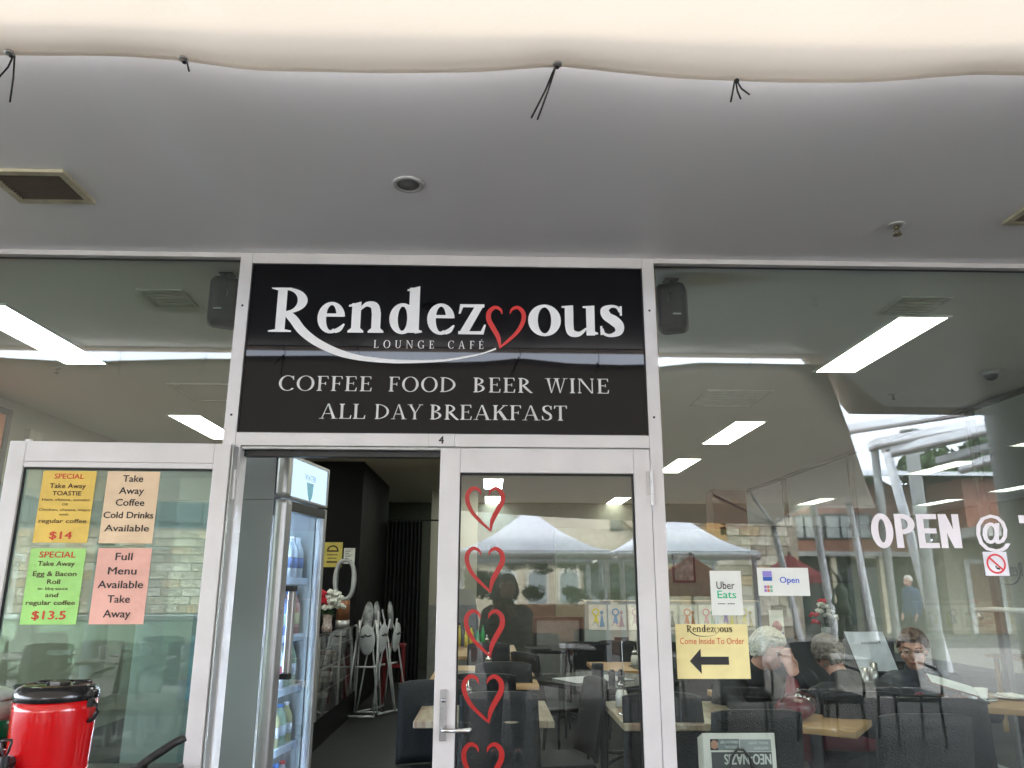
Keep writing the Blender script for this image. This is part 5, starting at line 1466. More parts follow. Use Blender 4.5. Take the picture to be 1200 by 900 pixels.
r = thing("photo_card", "upright card with a pink and violet picture above the white hair", "card", (2.86, 4.6, 1.1)); MB().box(2.78, 2.92, 4.55, 4.556, .956, 1.22).build("sheet", CARDW, r)
MB().sphere((2.85, 4.548, 1.06), .05, 1, .06, 1.2, 14, 8).build("print", mat("rosy_print", (.5, .22, .25), .6), r); MB().box(2.785, 2.915, 4.546, 4.549, .965, 1.01).build("print", mat("violet_print", (.2, .15, .35), .6), r)

# ---- glazed side wall of the corner unit
sw = thing("side_glazing", "glazed side wall of the cafe running back behind the right window", "shopfront", (4.15, 5, 0))
def sfr(n, y0, y1, z0, z1, m=ALU_GREY, x0=4.112, x1=4.17): return MB().bbox(x0, x1, y0, y1, z0, z1, .002).build(n, m, sw)
ys = [.101, 1.45, 3.05, 5.35, 7.4, 9.3, 11.2]
for y in ys[1:-1]: sfr("mullion", y - .03, y + .03, .05, 2.915, mat("dark_grey_alu", (.10, .105, .10), .4))
sfr("head_rail", .102, 11.2, 2.916, 2.9495, mat("dark_grey_alu", (.10, .105, .10), .4)); sfr("base_rail", .102, 11.2, .0125, .0495)
for a, c in zip(ys, ys[1:]):
    MB().box(4.138, 4.144, a + .031, c - .031, .05, 2.9155).build("glass_pane", GLASS, sw)
r = thing("pull_handle", "white bent pull handle on the glass side door at the right edge", "handle", (4.1, 3.4, 1.25))
MB().tube([(4.085, 3.20, 1.20), (4.06, 3.20, 1.22), (4.055, 3.22, 1.265), (4.06, 3.0, 1.275), (4.06, 2.6, 1.275)], .02, 12).build("bar", WHITEP, r); MB().box(4.08, 4.1115, 2.6, 2.64, 1.25, 1.29).build("mount", WHITEP, r)
out_, ho_ = rendezvous(None, None, None, 0, lambda x, z: (2.68 + (x + 1.019) * .30, 1.53 + (z - 2.56) * .48), "", bold=.2)
out_.build("lettering", mat("dark_window_vinyl", (.02, .02, .02), .5, noise=0), sw, 0, O=(4.1372, 0, 0), U=(0, 1, 0), V=(0, 0, 1), N=(-1, 0, 0))
# ================================================================= the plaza behind the camera, seen mirrored in the glass
def wall_blocks(parent, x0, x1, z0, z1, y, bw, bh, mats, depth=.05, holes=(), name="stone", maxn=290, face=-1):
    protos = []
    for mi, m in enumerate(mats):
        for wv in (.85, 1.0, 1.2):
            k = MB(); bm = bmesh.new(); bmesh.ops.create_cube(bm, size=1)
            for w in bm.verts:
                w.co = Vector((w.co.x * (bw * wv - .02) + random.uniform(-.012, .012), w.co.y * depth, w.co.z * (bh - .02) + random.uniform(-.01, .01)))
            bmesh.ops.bevel(bm, geom=list(bm.edges), offset=.008, segments=1, profile=0.5, affect='EDGES')
            k.addbm(bm); bm.free(); o = k.build(name, m, None); protos.append((wv, o.data)); bpy.data.objects.remove(o)
    n = 0; z = z0; row = 0
    off = Vector(parent.location)
    while z + bh <= z1 + .01:
        x = x0 - (row % 2) * bw * .4
        while x < x1:
            wv, me = random.choice(protos)
            cx = x + bw * wv / 2
            if x0 <= cx - bw * wv * .5 and cx + bw * wv * .5 <= x1 and n < maxn and not any(a < cx < c and d < z + bh / 2 < e for a, c, d, e in holes):
                o = bpy.data.objects.new(name, me); COL.objects.link(o); o.parent = parent
                o.location = Vector((cx, y, z + bh / 2)) - off; n += 1
            x += bw * wv
        z += bh; row += 1
STONES = [mat("sandstone_%d" % i, c, .85, noise=.12, nscale=7, bump=.4, bscale=18) for i, c in enumerate(((.38, .34, .25), (.33, .29, .21), (.42, .38, .30), (.27, .23, .17), (.36, .27, .16)))]
MORT = mat("lime_mortar", (.24, .20, .15), .9, noise=.1)
WFR = mat("dark_window_frame", (.03, .035, .035), .5)
WGL = mat("far_window_glass", (.05, .07, .07), .06, noise=.1, nscale=2)
CURT = mat("pale_curtain", (.4, .42, .4), .8, noise=.2, nscale=20, stretch=(8, 1, .2))
def far_window(parent, x0, x1, z0, z1, y, ny=1, frame=WFR, curtain=False, mull=1):
    """window in a wall whose face looks to +y (towards the cafe)"""
    f = MB(); w = .05
    f.box(x0, x1, y, y + .06, z0, z0 + w).box(x0, x1, y, y + .06, z1 - w, z1).box(x0, x0 + w, y, y + .06, z0 + w, z1 - w).box(x1 - w, x1, y, y + .06, z0 + w, z1 - w)
    for i in range(1, mull + 1):
        xm = x0 + (x1 - x0) * i / (mull + 1); f.box(xm - .025, xm + .025, y, y + .055, z0 + w, z1 - w)
    o = f.build("window", frame, parent)
    MB().box(x0 + w, x1 - w, y + .01, y + .02, z0 + w, z1 - w).build("pane", CURT if curtain else WGL, o)
    return o
# sandstone building, right of the mirrored view
r = thing("sandstone_building", "old sandstone building with an ochre patch, mirrored above the white marquee", "building", (6.0, -20, 0), "buildings across the plaza")
MB().box(4.6, 9.3, -24, -20.0, 0, 3.75).build("wall", MORT, r)
wall_blocks(r, 4.6, 9.3, .3, 3.5, -19.99, .5, .29, STONES, holes=((6.5, 7.15, 2.3, 3.5),))
MB().box(6.5, 7.15, -20.0, -19.965, 2.3, 3.5).build("rendered_patch", mat("ochre_render", (.40, .24, .09), .85, noise=.08, bump=.2), r)
MB().box(4.6, 9.3, -20.0, -19.93, 3.51, 3.74).build("brick_band", mat("red_brick_band", (.25, .11, .07), .85, noise=.2, nscale=20), r)
MB().box(4.4, 9.5, -24.1, -19.8, 3.76, 3.86).build("eaves", mat("eaves_grey", (.4, .4, .38), .6), r)
k = MB(); k.add([(4.4, -19.8, 3.87), (9.5, -19.8, 3.87), (9.5, -24.1, 5.0), (4.4, -24.1, 5.0)], [(0, 1, 2, 3)]); k.add([(4.4, -19.8, 3.861), (9.5, -19.8, 3.861), (9.5, -24.1, 4.98), (4.4, -24.1, 4.98)], [(3, 2, 1, 0)]); k.build("roof", mat("grey_roof", (.25, .26, .27), .5), r)
# sandstone building mirrored in the folded door
r = thing("sandstone_building", "low sandstone building with a window band, mirrored in the folded left door", "building", (-9, -16, 0), "buildings across the plaza")
MB().box(-16, -4.6, -20, -16.0, 0, 2.75).build("wall", MORT, r)
wall_blocks(r, -11.6, -4.6, .8, 2.7, -15.99, .40, .19, STONES, maxn=290)
MB().box(-16, -4.6, -20, -16.0, 2.7505, 3.9).build("window_band", mat("dark_band", (.10, .14, .14), .4), r)
for i in range(9): far_window(r, -14.5 + i * 1.1, -13.5 + i * 1.1, 2.85, 3.55, -15.999, mull=0)
MB().box(-16.2, -4.4, -20.2, -15.6, 3.901, 4.1).build("eaves", mat("eaves_white", (.55, .55, .53), .6), r)
MB().box(-16, -12.55, -16.0, -15.95, .6, 2.7).build("brick_wall", mat("old_brick", (.22, .11, .08), .85, noise=.25, nscale=18), r)
# cream house with arched openings
CREAM = mat("cream_render", (.48, .43, .31), .8, noise=.05, nscale=2)
r = thing("cream_house", "cream house with a gable and arched windows, mirrored behind the marquee", "house", (1.8, -18, 0), "buildings across the plaza")
MB().box(-1.2, 4.4, -22, -18.0, 0, 2.55).build("wall", CREAM, r)
k = MB(); k.prism([(1.2, 2.5505), (4.35, 2.5505), (4.35, 2.75), (3.05, 4.0), (1.2, 4.0)], -21.9, -19.2); k.build("gable", mat("cream_boards", (.5, .46, .36), .7, noise=.03), r)
k = MB(); k.prism([(4.55, 2.62), (4.6, 2.75), (3.1, 4.18), (3.02, 4.05)], -22, -18.9); k.build("roof_edge", mat("tan_barge", (.30, .24, .18), .6), r)
MB().box(-1.2, 1.15, -21.9, -19.3, 2.5505, 3.7).build("upper_wall", mat("upper_cream", (.42, .40, .33), .8), r)
far_window(r, 3.5, 3.85, 3.0, 3.35, -19.199, mull=0); 
o = MB(); 
for i in range(22): MB().box(.2 + i * .042 - .4, .2 + i * .042 - .37, -19.29, -19.26, 3.0, 3.65).build("blind_slat", mat("blind_pale", (.5, .55, .5), .6), r)
for i in range(5):
    x = .15 + i * .85
    k = MB(); pts = [(x, .95), (x + .6, .95), (x + .6, 1.75)] + [(x + .3 + .3 * math.cos(a), 1.75 + .17 * math.sin(a)) for a in [PI * q / 8 for q in range(1, 8)]] + [(x, 1.75)]
    k.prism(pts, -17.999, -17.95); o = k.build("arched_window", mat("arch_trim", (.58, .56, .48), .6), r)
    k = MB(); k.prism([(px * .8 + (x + .3) * .2, pz * .85 + 1.3 * .15) for px, pz in pts], -17.949, -17.93); k.build("pane", mat("pale_pane", (.25, .29, .28), .2), o)
MB().box(-1.0, 4.3, -17.999, -17.9, 2.02, 2.12).build("string_course", mat("arch_trim", (.5, .5, .4), .6), r)
for a, c in ((2.55, 4.1),): far_window(r, a, c, 1.25, 1.95, -17.93, mull=1)
# marquees
TENTM = mat_cloth_trans("white_tent_fabric", (.62, .64, .68), (.14, .145, .155), .01)
GUT = mat("white_gutter_tube", (.55, .58, .60), .35)
def tent(x0, x1, y0, y1, ze, zp, label, flat=.16):
    cx, cy_ = (x0 + x1) / 2, (y0 + y1) / 2
    r = thing("marquee", label, "marquee", (cx, cy_, 0), "white marquees on the plaza")
    k = MB(); N = 24
    for j in range(N + 1):
        for i in range(N + 1):
            u, v = i / N * 2 - 1, j / N * 2 - 1
            q = max(abs(u), abs(v))
            q = max(0, (q - flat * .35) / (1 - flat * .35))
            k.v.append((cx + u * (x1 - x0) / 2, cy_ + v * (y1 - y0) / 2, ze + (zp - ze) * (1 - q) ** 1.55))
    for j in range(N):
        for i in range(N):
            a = j * (N + 1) + i; k.f.append((a, a + 1, a + N + 2, a + N + 1)); k.smooth.append(True)
    k.build("roof", TENTM, r, fix=False)
    for a in ((x0, x1, y1, y1), (x0, x1, y0, y0)):
        MB().cyl((a[0] + .02, a[2], ze - .10), (a[1] - .02, a[3], ze - .10), .075, n=14).build("gutter", GUT, r)
    for x in (x0 + .02, x1 - .02): MB().cyl((x, y0 + .08, ze - .06), (x, y1 - .08, ze - .06), .04, n=10).build("rafter", GUT, r)
    for x in (x0 + .10, x1 - .12):
        for y in (y0 + .05, y1 - .05): MB().cyl((x, y, .02), (x, y, ze - .17), .055, n=12).build("post", GUT, r)
tent(-.75, 2.42, -15.0, -12.0, 2.12, 3.0, "white peaked marquee mirrored in the shut door, left one")
tent(2.50, 5.36, -15.0, -12.0, 2.12, 3.05, "white peaked marquee mirrored across the right mullion, right one")
tent(-13.5, -10.4, -14.5, -11.5, 2.12, 2.95, "white peaked marquee mirrored at the left edge of the folded door")
# timber planter with clipped shrubs
PLW = mat("cedar_boards", (.50, .24, .12), .6, noise=.15, nscale=5, stretch=(1, 1, 8))
r = thing("timber_planter", "long orange timber planter mirrored under the marquee", "planter", (1.7, -14, 0))
for i in range(5): MB().bbox(.15, 3.05, -14.03, -14.0, .30 + i * .152, .30 + i * .152 + .148, .003).build("plank", PLW, r)
MB().box(.17, 3.03, -14.9, -14.035, .0, 1.03).build("box", mat("planter_inside", (.16, .08, .045), .8), r)
def leaf_ball(name, label, cat, c, rx, ry, rz, n, size, m, group=None, trunk=None, seed=1, parts=True):
    rnd = random.Random(seed)
    r = thing(name, label, cat, (c[0], c[1], 0 if trunk else c[2] - rz), group)
    k = MB()
    lob = [(rnd.uniform(-.5, .5), rnd.uniform(-.5, .5), rnd.uniform(-.4, .5), rnd.uniform(.45, .7)) for _ in range(7)]
    for i in range(n):
        l = rnd.choice(lob)
        while True:
            p = Vector((rnd.uniform(-1, 1), rnd.uniform(-1, 1), rnd.uniform(-1, 1)))
            if .3 < p.length < 1: break
        q = Vector((c[0] + rx * (l[0] + p.x * l[3]), c[1] + ry * (l[1] + p.y * l[3]), c[2] + rz * (l[2] + p.z * l[3])))
        a = Vector((rnd.gauss(0, 1), rnd.gauss(0, 1), rnd.gauss(0, 1))).normalized(); b_ = a.orthogonal().normalized()
        s = size * rnd.uniform(.6, 1.3)
        k.add([q - a * s, q + b_ * s * .5, q + a * s, q - b_ * s * .5], [(0, 1, 2, 3)])
    k.build("foliage", m, r, fix=False)
    if trunk:
        k = MB(); k.tube([(c[0], c[1], 0), (c[0] + .1, c[1], trunk * .5), (c[0], c[1], trunk)], .15, 10, rs=[.26, .2, .13]); k.build("trunk", mat("bark", (.12, .09, .06), .9, noise=.2, bump=.4), r)
        for i in range(6):
            a = i * PI / 3 + .3
            MB().tube([(c[0], c[1], trunk * .75), (c[0] + rx * .3 * math.cos(a), c[1] + ry * .3 * math.sin(a), trunk * .75 + (c[2] - trunk * .75) * .7), (c[0] + rx * .6 * math.cos(a), c[1] + ry * .6 * math.sin(a), c[2] + rz * .3)], .06, 6, rs=[.09, .06, .02]).build("limb", MATS["bark"], r)
    return r
LF1 = mat("box_leaf", (.035, .085, .025), .55, noise=.3, nscale=8); LF2 = mat("tree_leaf", (.055, .10, .03), .55, noise=.35, nscale=3)
for i, (x, sx, lb) in enumerate(((.95, .24, "left"), (1.95, .28, "middle"), (2.75, .33, "right"))):
    leaf_ball("clipped_shrub", "%s clipped green shrub of the timber planter under the marquee" % lb, "shrub", (x, -14.3, 1.24), sx * 1.2, .25, .22, 1400, .028, LF1, "clipped shrubs in the planter", seed=i)
leaf_ball("creeper", "dark creeper hanging between the first two posts of the marquee", "plant", (-.1, -15.6, 1.5), .8, .3, .42, 2600, .04, mat("creeper_leaf", (.02, .045, .018), .6, noise=.3), seed=9)
for i in range(5):
    leaf_ball("hanging_greenery", "%s tuft of greenery hanging under the marquee eave" % ["far left", "left", "middle", "right", "far right"][i], "plant", (.6 + i * .62, -15.4, 1.90 - (i % 2) * .05), .34, .2, .17, 500, .035, mat("creeper_leaf", (.02, .045, .018)), "greenery hanging under the eave", seed=20 + i)
# brick building with the window band
BRK = mat("red_brick", (.27, .125, .085), .85, noise=.22, nscale=26, stretch=(1, 1, 2.6), bump=.2, bscale=60)
r = thing("brick_building", "red brick building with a long window band, mirrored behind the white poles", "building", (12.0, -22, 0), "buildings across the plaza")
MB().box(9.4, 14.5, -28, -22.0, 2.55, 4.75).build("wall", BRK, r)
k = MB(); pts = [(9.3, 3.95)] + [(9.3 + .9 * math.sin(a), 3.3 + 1.0 * (1 - math.cos(a)) + .6) for a in [0]]
far_window(r, 9.7, 11.0, 2.95, 3.75, -21.999, curtain=True); far_window(r, 11.02, 12.6, 2.95, 3.78, -21.999, curtain=True, mull=2)
MB().box(9.4, 14.5, -22.3, -21.8, 2.40, 2.549).build("lintel", mat("grey_concrete", (.34, .34, .32), .7), r)
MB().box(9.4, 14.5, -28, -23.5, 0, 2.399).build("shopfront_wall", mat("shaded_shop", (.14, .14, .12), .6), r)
for x in (9.5, 11.2, 12.8, 14.3): MB().box(x - .09, x + .09, -22.2, -21.95, 0, 2.399).build("pier", CREAM, r)
for i in range(3): MB().box(9.75 + i * 1.6, 10.9 + i * 1.6, -23.49, -23.45, .2, 2.1).build("shop_window", WGL, r)
# brick shop with doors, farther right
r = thing("brick_building", "brick and concrete arcade with pale door frames, mirrored at the far right", "building", (17, -20, 0), "buildings across the plaza")
MB().box(14.6, 24, -26, -20.0, 3.2, 4.7).build("wall", BRK, r)
MB().box(14.6, 24, -22, -19.2, 2.9, 3.199).build("canopy", mat("pale_concrete", (.5, .49, .44), .7), r)
MB().box(14.6, 24, -26, -21.5, 0, 2.899).build("recess_wall", mat("recess_paint", (.28, .25, .18), .8), r)
for i, x in enumerate((15.2, 16.9, 18.6, 20.3)):
    f = MB(); f.box(x, x + .14, -21.49, -21.40, 0.03, 2.3).box(x + 1.06, x + 1.2, -21.49, -21.40, .03, 2.3).box(x + .141, x + 1.059, -21.49, -21.40, 2.16, 2.3); o = f.build("door_frame", mat("pale_door_frame", (.55, .55, .5), .5), r)
    MB().box(x + .141, x + 1.059, -21.49, -21.44, .03, 2.159).build("door", mat("brown_door", (.22, .12, .06), .5), r)
k = MB(); k.add([(11, -19.5, 4.72), (25, -19.5, 4.72), (25, -27, 6.0), (15, -27, 6.0)], [(0, 1, 2, 3)]); k.add([(11, -19.5, 4.70), (25, -19.5, 4.70), (25, -27, 5.98), (15, -27, 5.98)], [(3, 2, 1, 0)]); k.build("roof", mat("pale_metal_roof", (.45, .47, .48), .4), r)
# distant wall closing the plaza left and right
r = thing("plaza_terrace", "long pale terrace building closing the far side of the plaza", "building", (0, -34, 0), "buildings across the plaza")
MB().box(-60, 60, -40, -34, 0, 3.2).build("wall", mat("far_render", (.4, .38, .33), .8, nscale=.5), r)
for i in range(24): far_window(r, -57 + i * 4.8, -54.6 + i * 4.8, 1.0, 2.6, -33.999)
# second, paler sail with steel ribs, its corner tied to a mast
r = thing("shade_sail", "smaller pale shade sail beyond the big one, its corner tied to a white mast", "shade sail", (3, -10.5, 3))
k = MB(); N = 20
A, B_, C_, D_ = Vector((4.55, -9.1, 2.42)), Vector((-3.5, -9.6, 2.95)), Vector((-4.5, -12.2, 3.3)), Vector((6.6, -11.6, 3.45))
for j in range(N + 1):
    for i in range(N + 1):
        u, v = i / N, j / N
        p = (A * (1 - u) + B_ * u) * (1 - v) + (D_ * (1 - u) + C_ * u) * v
        p.z += -.12 * math.sin(PI * u) * (1 - v); k.v.append(tuple(p))
for j in range(N):
    for i in range(N):
        a = j * (N + 1) + i; k.f.append((a, a + 1, a + N + 2, a + N + 1)); k.smooth.append(True)
k.build("canopy", mat_cloth_trans("pale_sail", (.55, .53, .46), (.16, .15, .125)), r, fix=False)
MB().lathe([(0, -.05), (.05, -.05), (.05, .05), (0, .05)], (4.58, -9.05, 2.40), 12).build("corner_plate", STEEL, r)
def mast(p0, p1, rad, label):
    r = thing("mast", label, "pole", p0, "white masts mirrored in the right window")
    MB().cyl(p0, p1, rad, rad * .9, n=16).build("shaft", mat("white_mast_paint", (.84, .86, .88), .4), r); MB().lathe([(0, .0), (.16, 0), (.16, .03), (0, .03)], (p0[0], p0[1], .02), 18).build("base_plate", STEEL, r)
    MB().sphere(p1, rad * 1.1, n=12, m=8).build("cap", STEEL, r)
mast((4.95, -9.0, .03), (4.56, -9.0, 2.36), .055, "leaning white mast mirrored left of the blue Open card")
mast((5.66, -9.5, .03), (5.44, -9.5, 2.84), .065, "leaning white mast mirrored between the umbrella and the statue")
mast((6.55, -10.0, .03), (6.30, -10.0, 2.85), .065, "leaning white mast mirrored through the letter O")
mast((7.9, -10.4, .03), (7.3, -10.4, 3.9), .09, "thick grey white mast mirrored between the letters OPEN and the at sign")
r = thing("guy_wires", "steel stay running from the mast corner down to the red umbrella", "cable", (4.6, -9, 2.4))
MB().cyl((4.58, -9.05, 2.40), (5.3, -10.8, 1.98), .014, n=6).build("wire", STEEL, r)
for q in ((3.6, -8.9, 2.86), (4.1, -8.6, 2.85), (5.4, -9.4, 2.85)): MB().cyl((4.58, -9.05, 2.42), q, .022, n=6).build("strut", STEEL, r)
# market umbrellas
def umbrella(c, rad, h, m, label):
    r = thing("umbrella", label, "umbrella", (c[0], c[1], 0), "umbrellas on the plaza")
    k = MB(); n = 8
    k.add([(c[0], c[1], h)] + [(c[0] + rad * math.cos(2 * PI * i / n), c[1] + rad * math.sin(2 * PI * i / n), h - rad * .62) for i in range(n)], [(0, 1 + i, 1 + (i + 1) % n) for i in range(n)])
    k.add([(c[0] + rad * math.cos(2 * PI * i / n), c[1] + rad * math.sin(2 * PI * i / n), h - rad * .62 - q) for i in range(n) for q in (0, .14)], [(2 * i, 2 * i + 1, 2 * ((i + 1) % n) + 1, 2 * ((i + 1) % n)) for i in range(n)])
    k.build("canopy", m, r, fix=False)
    for i in range(n): MB().cyl((c[0], c[1], h - .03), (c[0] + rad * .97 * math.cos(2 * PI * i / n), c[1] + rad * .97 * math.sin(2 * PI * i / n), h - rad * .62 - .02), .012, n=5).build("rib", STEEL, r)
    MB().cyl((c[0], c[1], .02), (c[0], c[1], h + .06), .03).build("pole", mat("wood_pole", (.2, .12, .06), .6), r)
umbrella((5.62, -11.2, 0), .62, 2.03, mat_cloth_trans("dusty_red_fabric", (.38, .08, .10), (.10, .03, .035)), "dusty red umbrella mirrored beside the blue Open card")
umbrella((3.6, -10.6, 0), .9, 1.98, mat_cloth_trans("wine_red_fabric", (.30, .04, .06), (.07, .012, .018)), "dark red umbrella mirrored behind the white delivery card")
# bronze statue with raised arms
BRZ = mat("green_bronze", (.05, .065, .045), .5, .3, noise=.2, nscale=12)
r = thing("bronze_statue", "slender dark bronze statue with raised horn-like arms, mirrored by the masts", "statue", (5.55, -8.9, 0))
MB().box(5.2, 5.95, -9.2, -8.6, .02, .62).build("plinth", mat("stone_plinth", (.2, .2, .18), .8), r)
k = MB()
k.tube([(5.60, -8.9, .62), (5.58, -8.9, .85), (5.54, -8.9, 1.08)], .06, 8, rs=[.035, .055, .08]); k.tube([(5.42, -8.9, .62), (5.46, -8.9, .86), (5.50, -8.9, 1.08)], .06, 8, rs=[.035, .05, .08])
k.tube([(5.52, -8.9, 1.02), (5.52, -8.9, 1.18), (5.52, -8.9, 1.30), (5.50, -8.9, 1.42), (5.50, -8.9, 1.50)], .1, 12, rs=[.13, .10, .085, .10, .03]); k.sphere((5.50, -8.9, 1.57), .055, .8, .9, 1.2, 12, 8)
k.tube([(5.42, -8.9, 1.42), (5.36, -8.9, 1.22), (5.43, -8.88, 1.10)], .025, 8); k.tube([(5.58, -8.9, 1.42), (5.66, -8.9, 1.22), (5.60, -8.88, 1.12)], .025, 8)
k.tube([(5.47, -8.9, 1.60), (5.42, -8.9, 1.66), (5.38, -8.9, 1.74)], .02, 6, rs=[.018, .015, .006]); k.tube([(5.53, -8.9, 1.60), (5.58, -8.9, 1.67), (5.64, -8.9, 1.76)], .02, 6, rs=[.018, .015, .006])
k.build("figure", BRZ, r)
# angled white louvre beams, steel posts and round column at the building's corner
LOU = mat("white_louvre_metal", (.78, .80, .83), .4)
def beam(p, q, w, t, label):
    r = thing("louvre_beam", label, "beam", p, "white roof beams mirrored in the right window")
    P, Q = Vector(p), Vector(q); d = (Q - P).normalized(); s = d.cross(Vector((0, 0, 1))).normalized() * w / 2; u = Vector((0, 0, 1)) * t
    k = MB(); k.add([P - s, P + s, Q + s, Q - s, P - s + u, P + s + u, Q + s + u, Q - s + u], [(0, 1, 2, 3), (7, 6, 5, 4), (0, 4, 5, 1), (1, 5, 6, 2), (2, 6, 7, 3), (3, 7, 4, 0)]); k.build("blade", LOU, r)
    k = MB(); s2 = s * 1.02
    k.add([P - s2 - u * .35, P + s2 - u * .35, Q + s2 - u * .35, Q - s2 - u * .35, P - s2 - u * .01, P + s2 - u * .01, Q + s2 - u * .01, Q - s2 - u * .01], [(0, 1, 2, 3), (7, 6, 5, 4), (0, 4, 5, 1), (1, 5, 6, 2), (2, 6, 7, 3), (3, 7, 4, 0)]); k.build("flange", mat("grey_flange", (.28, .26, .25), .5), r)
beam((5.2, -8.0, 3.70), (8.2, -8.6, 4.25), .36, .10, "highest white louvre beam mirrored right of the window's dark corner")
beam((5.80, -8.0, 3.50), (9.0, -7.2, 4.05), .38, .10, "second white louvre beam mirrored above the round post")
beam((6.10, -8.0, 3.40), (9.6, -6.0, 4.1), .34, .10, "third white louvre beam, the longest slanting one")
beam((6.9, -8.2, 3.28), (10.2, -5.6, 4.2), .16, .10, "thin white beam crossing below the longest louvre")
beam((8.0, -9.4, 3.35), (10.2, -7.5, 4.1), .3, .10, "short white beam mirrored beside the big round column")
r = thing("roof_edge_beam", "long pale horizontal roof beam above the louvres, mirrored at the right", "beam", (8, -5, 3.6)); MB().box(4.2, 14, -5.2, -4.9, 3.42, 3.58).build("girder", LOU, r)
def post(x, y, h, rad, label, m=None):
    r = thing("steel_post", label, "post", (x, y, 0), "steel posts of the louvre roof")
    MB().cyl((x, y, .02), (x, y, h), rad, n=20).build("shaft", m or mat("grey_post_paint", (.34, .35, .34), .45), r); MB().lathe([(0, 0), (rad * 1.5, 0), (rad * 1.5, .03), (0, .03)], (x, y, h), 20).build("cap", m or MATS["grey_post_paint"], r)
post(5.95, -8.2, 3.55, .06, "grey steel post mirrored right under the short louvre"); post(7.55, -10.0, 4.15, .11, "grey steel post mirrored above the letters EN")
post(4.36, -2.68, 2.944, .24, "thick pale round column under the soffit at the far right", mat("column_paint", (.66, .67, .66), .5, noise=.02))
for i, (x, y, z, rr, th) in enumerate(((17.2, -26, 5.6, 1.5, 3.4), (19.4, -26, 6.0, 1.9, 3.6), (21.5, -26.5, 6.0, 1.8, 3.4), (15.2, -27, 5.1, .8, 3.2))):
    leaf_ball("leafy_tree", "%s green tree above the far roof, mirrored at the right" % ["left of the two main", "tallest", "rightmost", "smallest"][i], "tree", (x, y, z), rr, rr, rr * .8, 4200, .16, LF2, "trees behind the far roof", trunk=th, seed=40 + i)
# outdoor furniture behind the camera
OT = mat("outdoor_table_top", (.5, .5, .46), .35)
def out_table(x, y, label, w=.7, d=.7, m=None):
    r = thing("outdoor_table", label, "table", (x, y, .022), "outdoor tables behind the camera")
    MB().bbox(x - w / 2, x + w / 2, y - d / 2, y + d / 2, .72, .745, .005).build("table_top", m or OT, r); MB().cyl((x, y, .04), (x, y, .719), .03).build("column", STEEL, r)
    k = MB(); k.box(x - .25, x + .25, y - .03, y + .03, .023, .045).box(x - .03, x + .03, y - .25, y - .031, .023, .045).box(x - .03, x + .03, y + .031, y + .25, .023, .045); k.build("base", STEEL, r)
co = chair_out.put; GO = "wicker chairs outside"
out_table(2.0, -5.2, "outdoor table mirrored low in the right window"); out_table(3.5, -5.0, "outdoor table mirrored in the bottom right corner"); out_table(-3.2, -5.0, "outdoor table mirrored behind the urn"); out_table(-4.6, -5.4, "outdoor table mirrored at the far left edge", 1.2)
out_table(-2.0, -6.6, "outdoor table mirrored right of the urn, farther back"); out_table(.9, -6.4, "outdoor table mirrored in the shut door")
for i, (x, y, a, lb) in enumerate(((1.5, -4.3, 0, "left chair at the table mirrored above the newspaper"), (2.45, -4.35, 12, "right chair at the table mirrored above the newspaper"), (3.2, -4.2, -8, "chair mirrored left of the bottom right corner"), (4.0, -4.3, 5, "chair mirrored in the bottom right corner"), (2.0, -6.0, 180, "chair on the far side of the mirrored right table"),
        (-2.9, -4.2, 5, "chair with a tall back mirrored right of the urn"), (-3.7, -4.25, -8, "chair mirrored just above the urn"), (-3.1, -5.9, 175, "chair on the far side of the table behind the urn"), (-4.6, -4.5, 0, "chair mirrored at the left edge"), (-5.0, -6.2, 180, "far chair mirrored at the left edge"),
        (-2.0, -5.8, 8, "chair mirrored near the folded door's hinge side"), (-1.9, -7.4, 180, "far chair mirrored near the hinge side"), (.6, -5.6, 0, "chair mirrored low in the shut door"), (1.3, -7.2, 180, "far chair mirrored in the shut door"))):
    co((x, y, .022), R(a + 180), "dark wicker outdoor " + lb, GO)
r = thing("paper_stack", "white papers lying on the outdoor table mirrored behind the urn", "papers", (-3.2, -5, .745)); MB().bbox(-3.35, -2.95, -5.15, -4.9, .767, .785, .003).build("sheet", CARDW, r)
for x, y, lb in ((-3.42, -4.95, "white cup on the outdoor table mirrored behind the urn"), (-2.05, -6.5, "white cup on the farther outdoor table mirrored right of the urn"), (2.15, -5.1, "white cup on the outdoor table mirrored in the right window")):
    r = thing("takeaway_cup", lb, "cup", (x, y, .745)); MB().lathe([(0, .746), (.032, .746), (.042, .86), (0, .86)], (x, y, 0), 18).build("body", CUPM, r); MB().lathe([(.044, .8605), (.044, .868), (.03, .875), (0, .875)], (x, y, 0), 18).build("lid", WHITEP, r)
# pale green low wall across the plaza on the left
r = thing("low_wall", "pale green rendered low wall mirrored across the folded door", "wall", (-8, -11, 0)); MB().bbox(-16, -2.6, -11.3, -11.0, .02, .86, .01).build("wall_body", mat("pale_green_render", (.36, .44, .32), .7), r); MB().bbox(-16, -2.58, -11.34, -10.96, .861, .93, .006).build("coping", mat("pale_coping", (.5, .54, .48), .6), r)
post(-5.6, -10.2, 3.0, .17, "grey round column mirrored in the folded door beside its hinge side", mat("green_grey_paint", (.26, .32, .29), .5))
k = MB(); k.box(4.20, 9.6, 12.01, 24, SZ + .002, SZ + .09); tag(k.build('added_shade_roof', PAINT), kind='structure')  # unseen roof added to keep daylight out of the side passage
k = MB(); k.box(4.2, 9.2, 16.5, 16.9, 0, SZ); r = thing('added_shade_wall', 'added dark wall shutting out daylight beyond the side glass', 'wall', (6, 16.7, 0)); k.build('wall', mat('shade_wall_dark', (.10, .10, .085), .8), r)  # end wall added so the passage stays dark behind the side glass
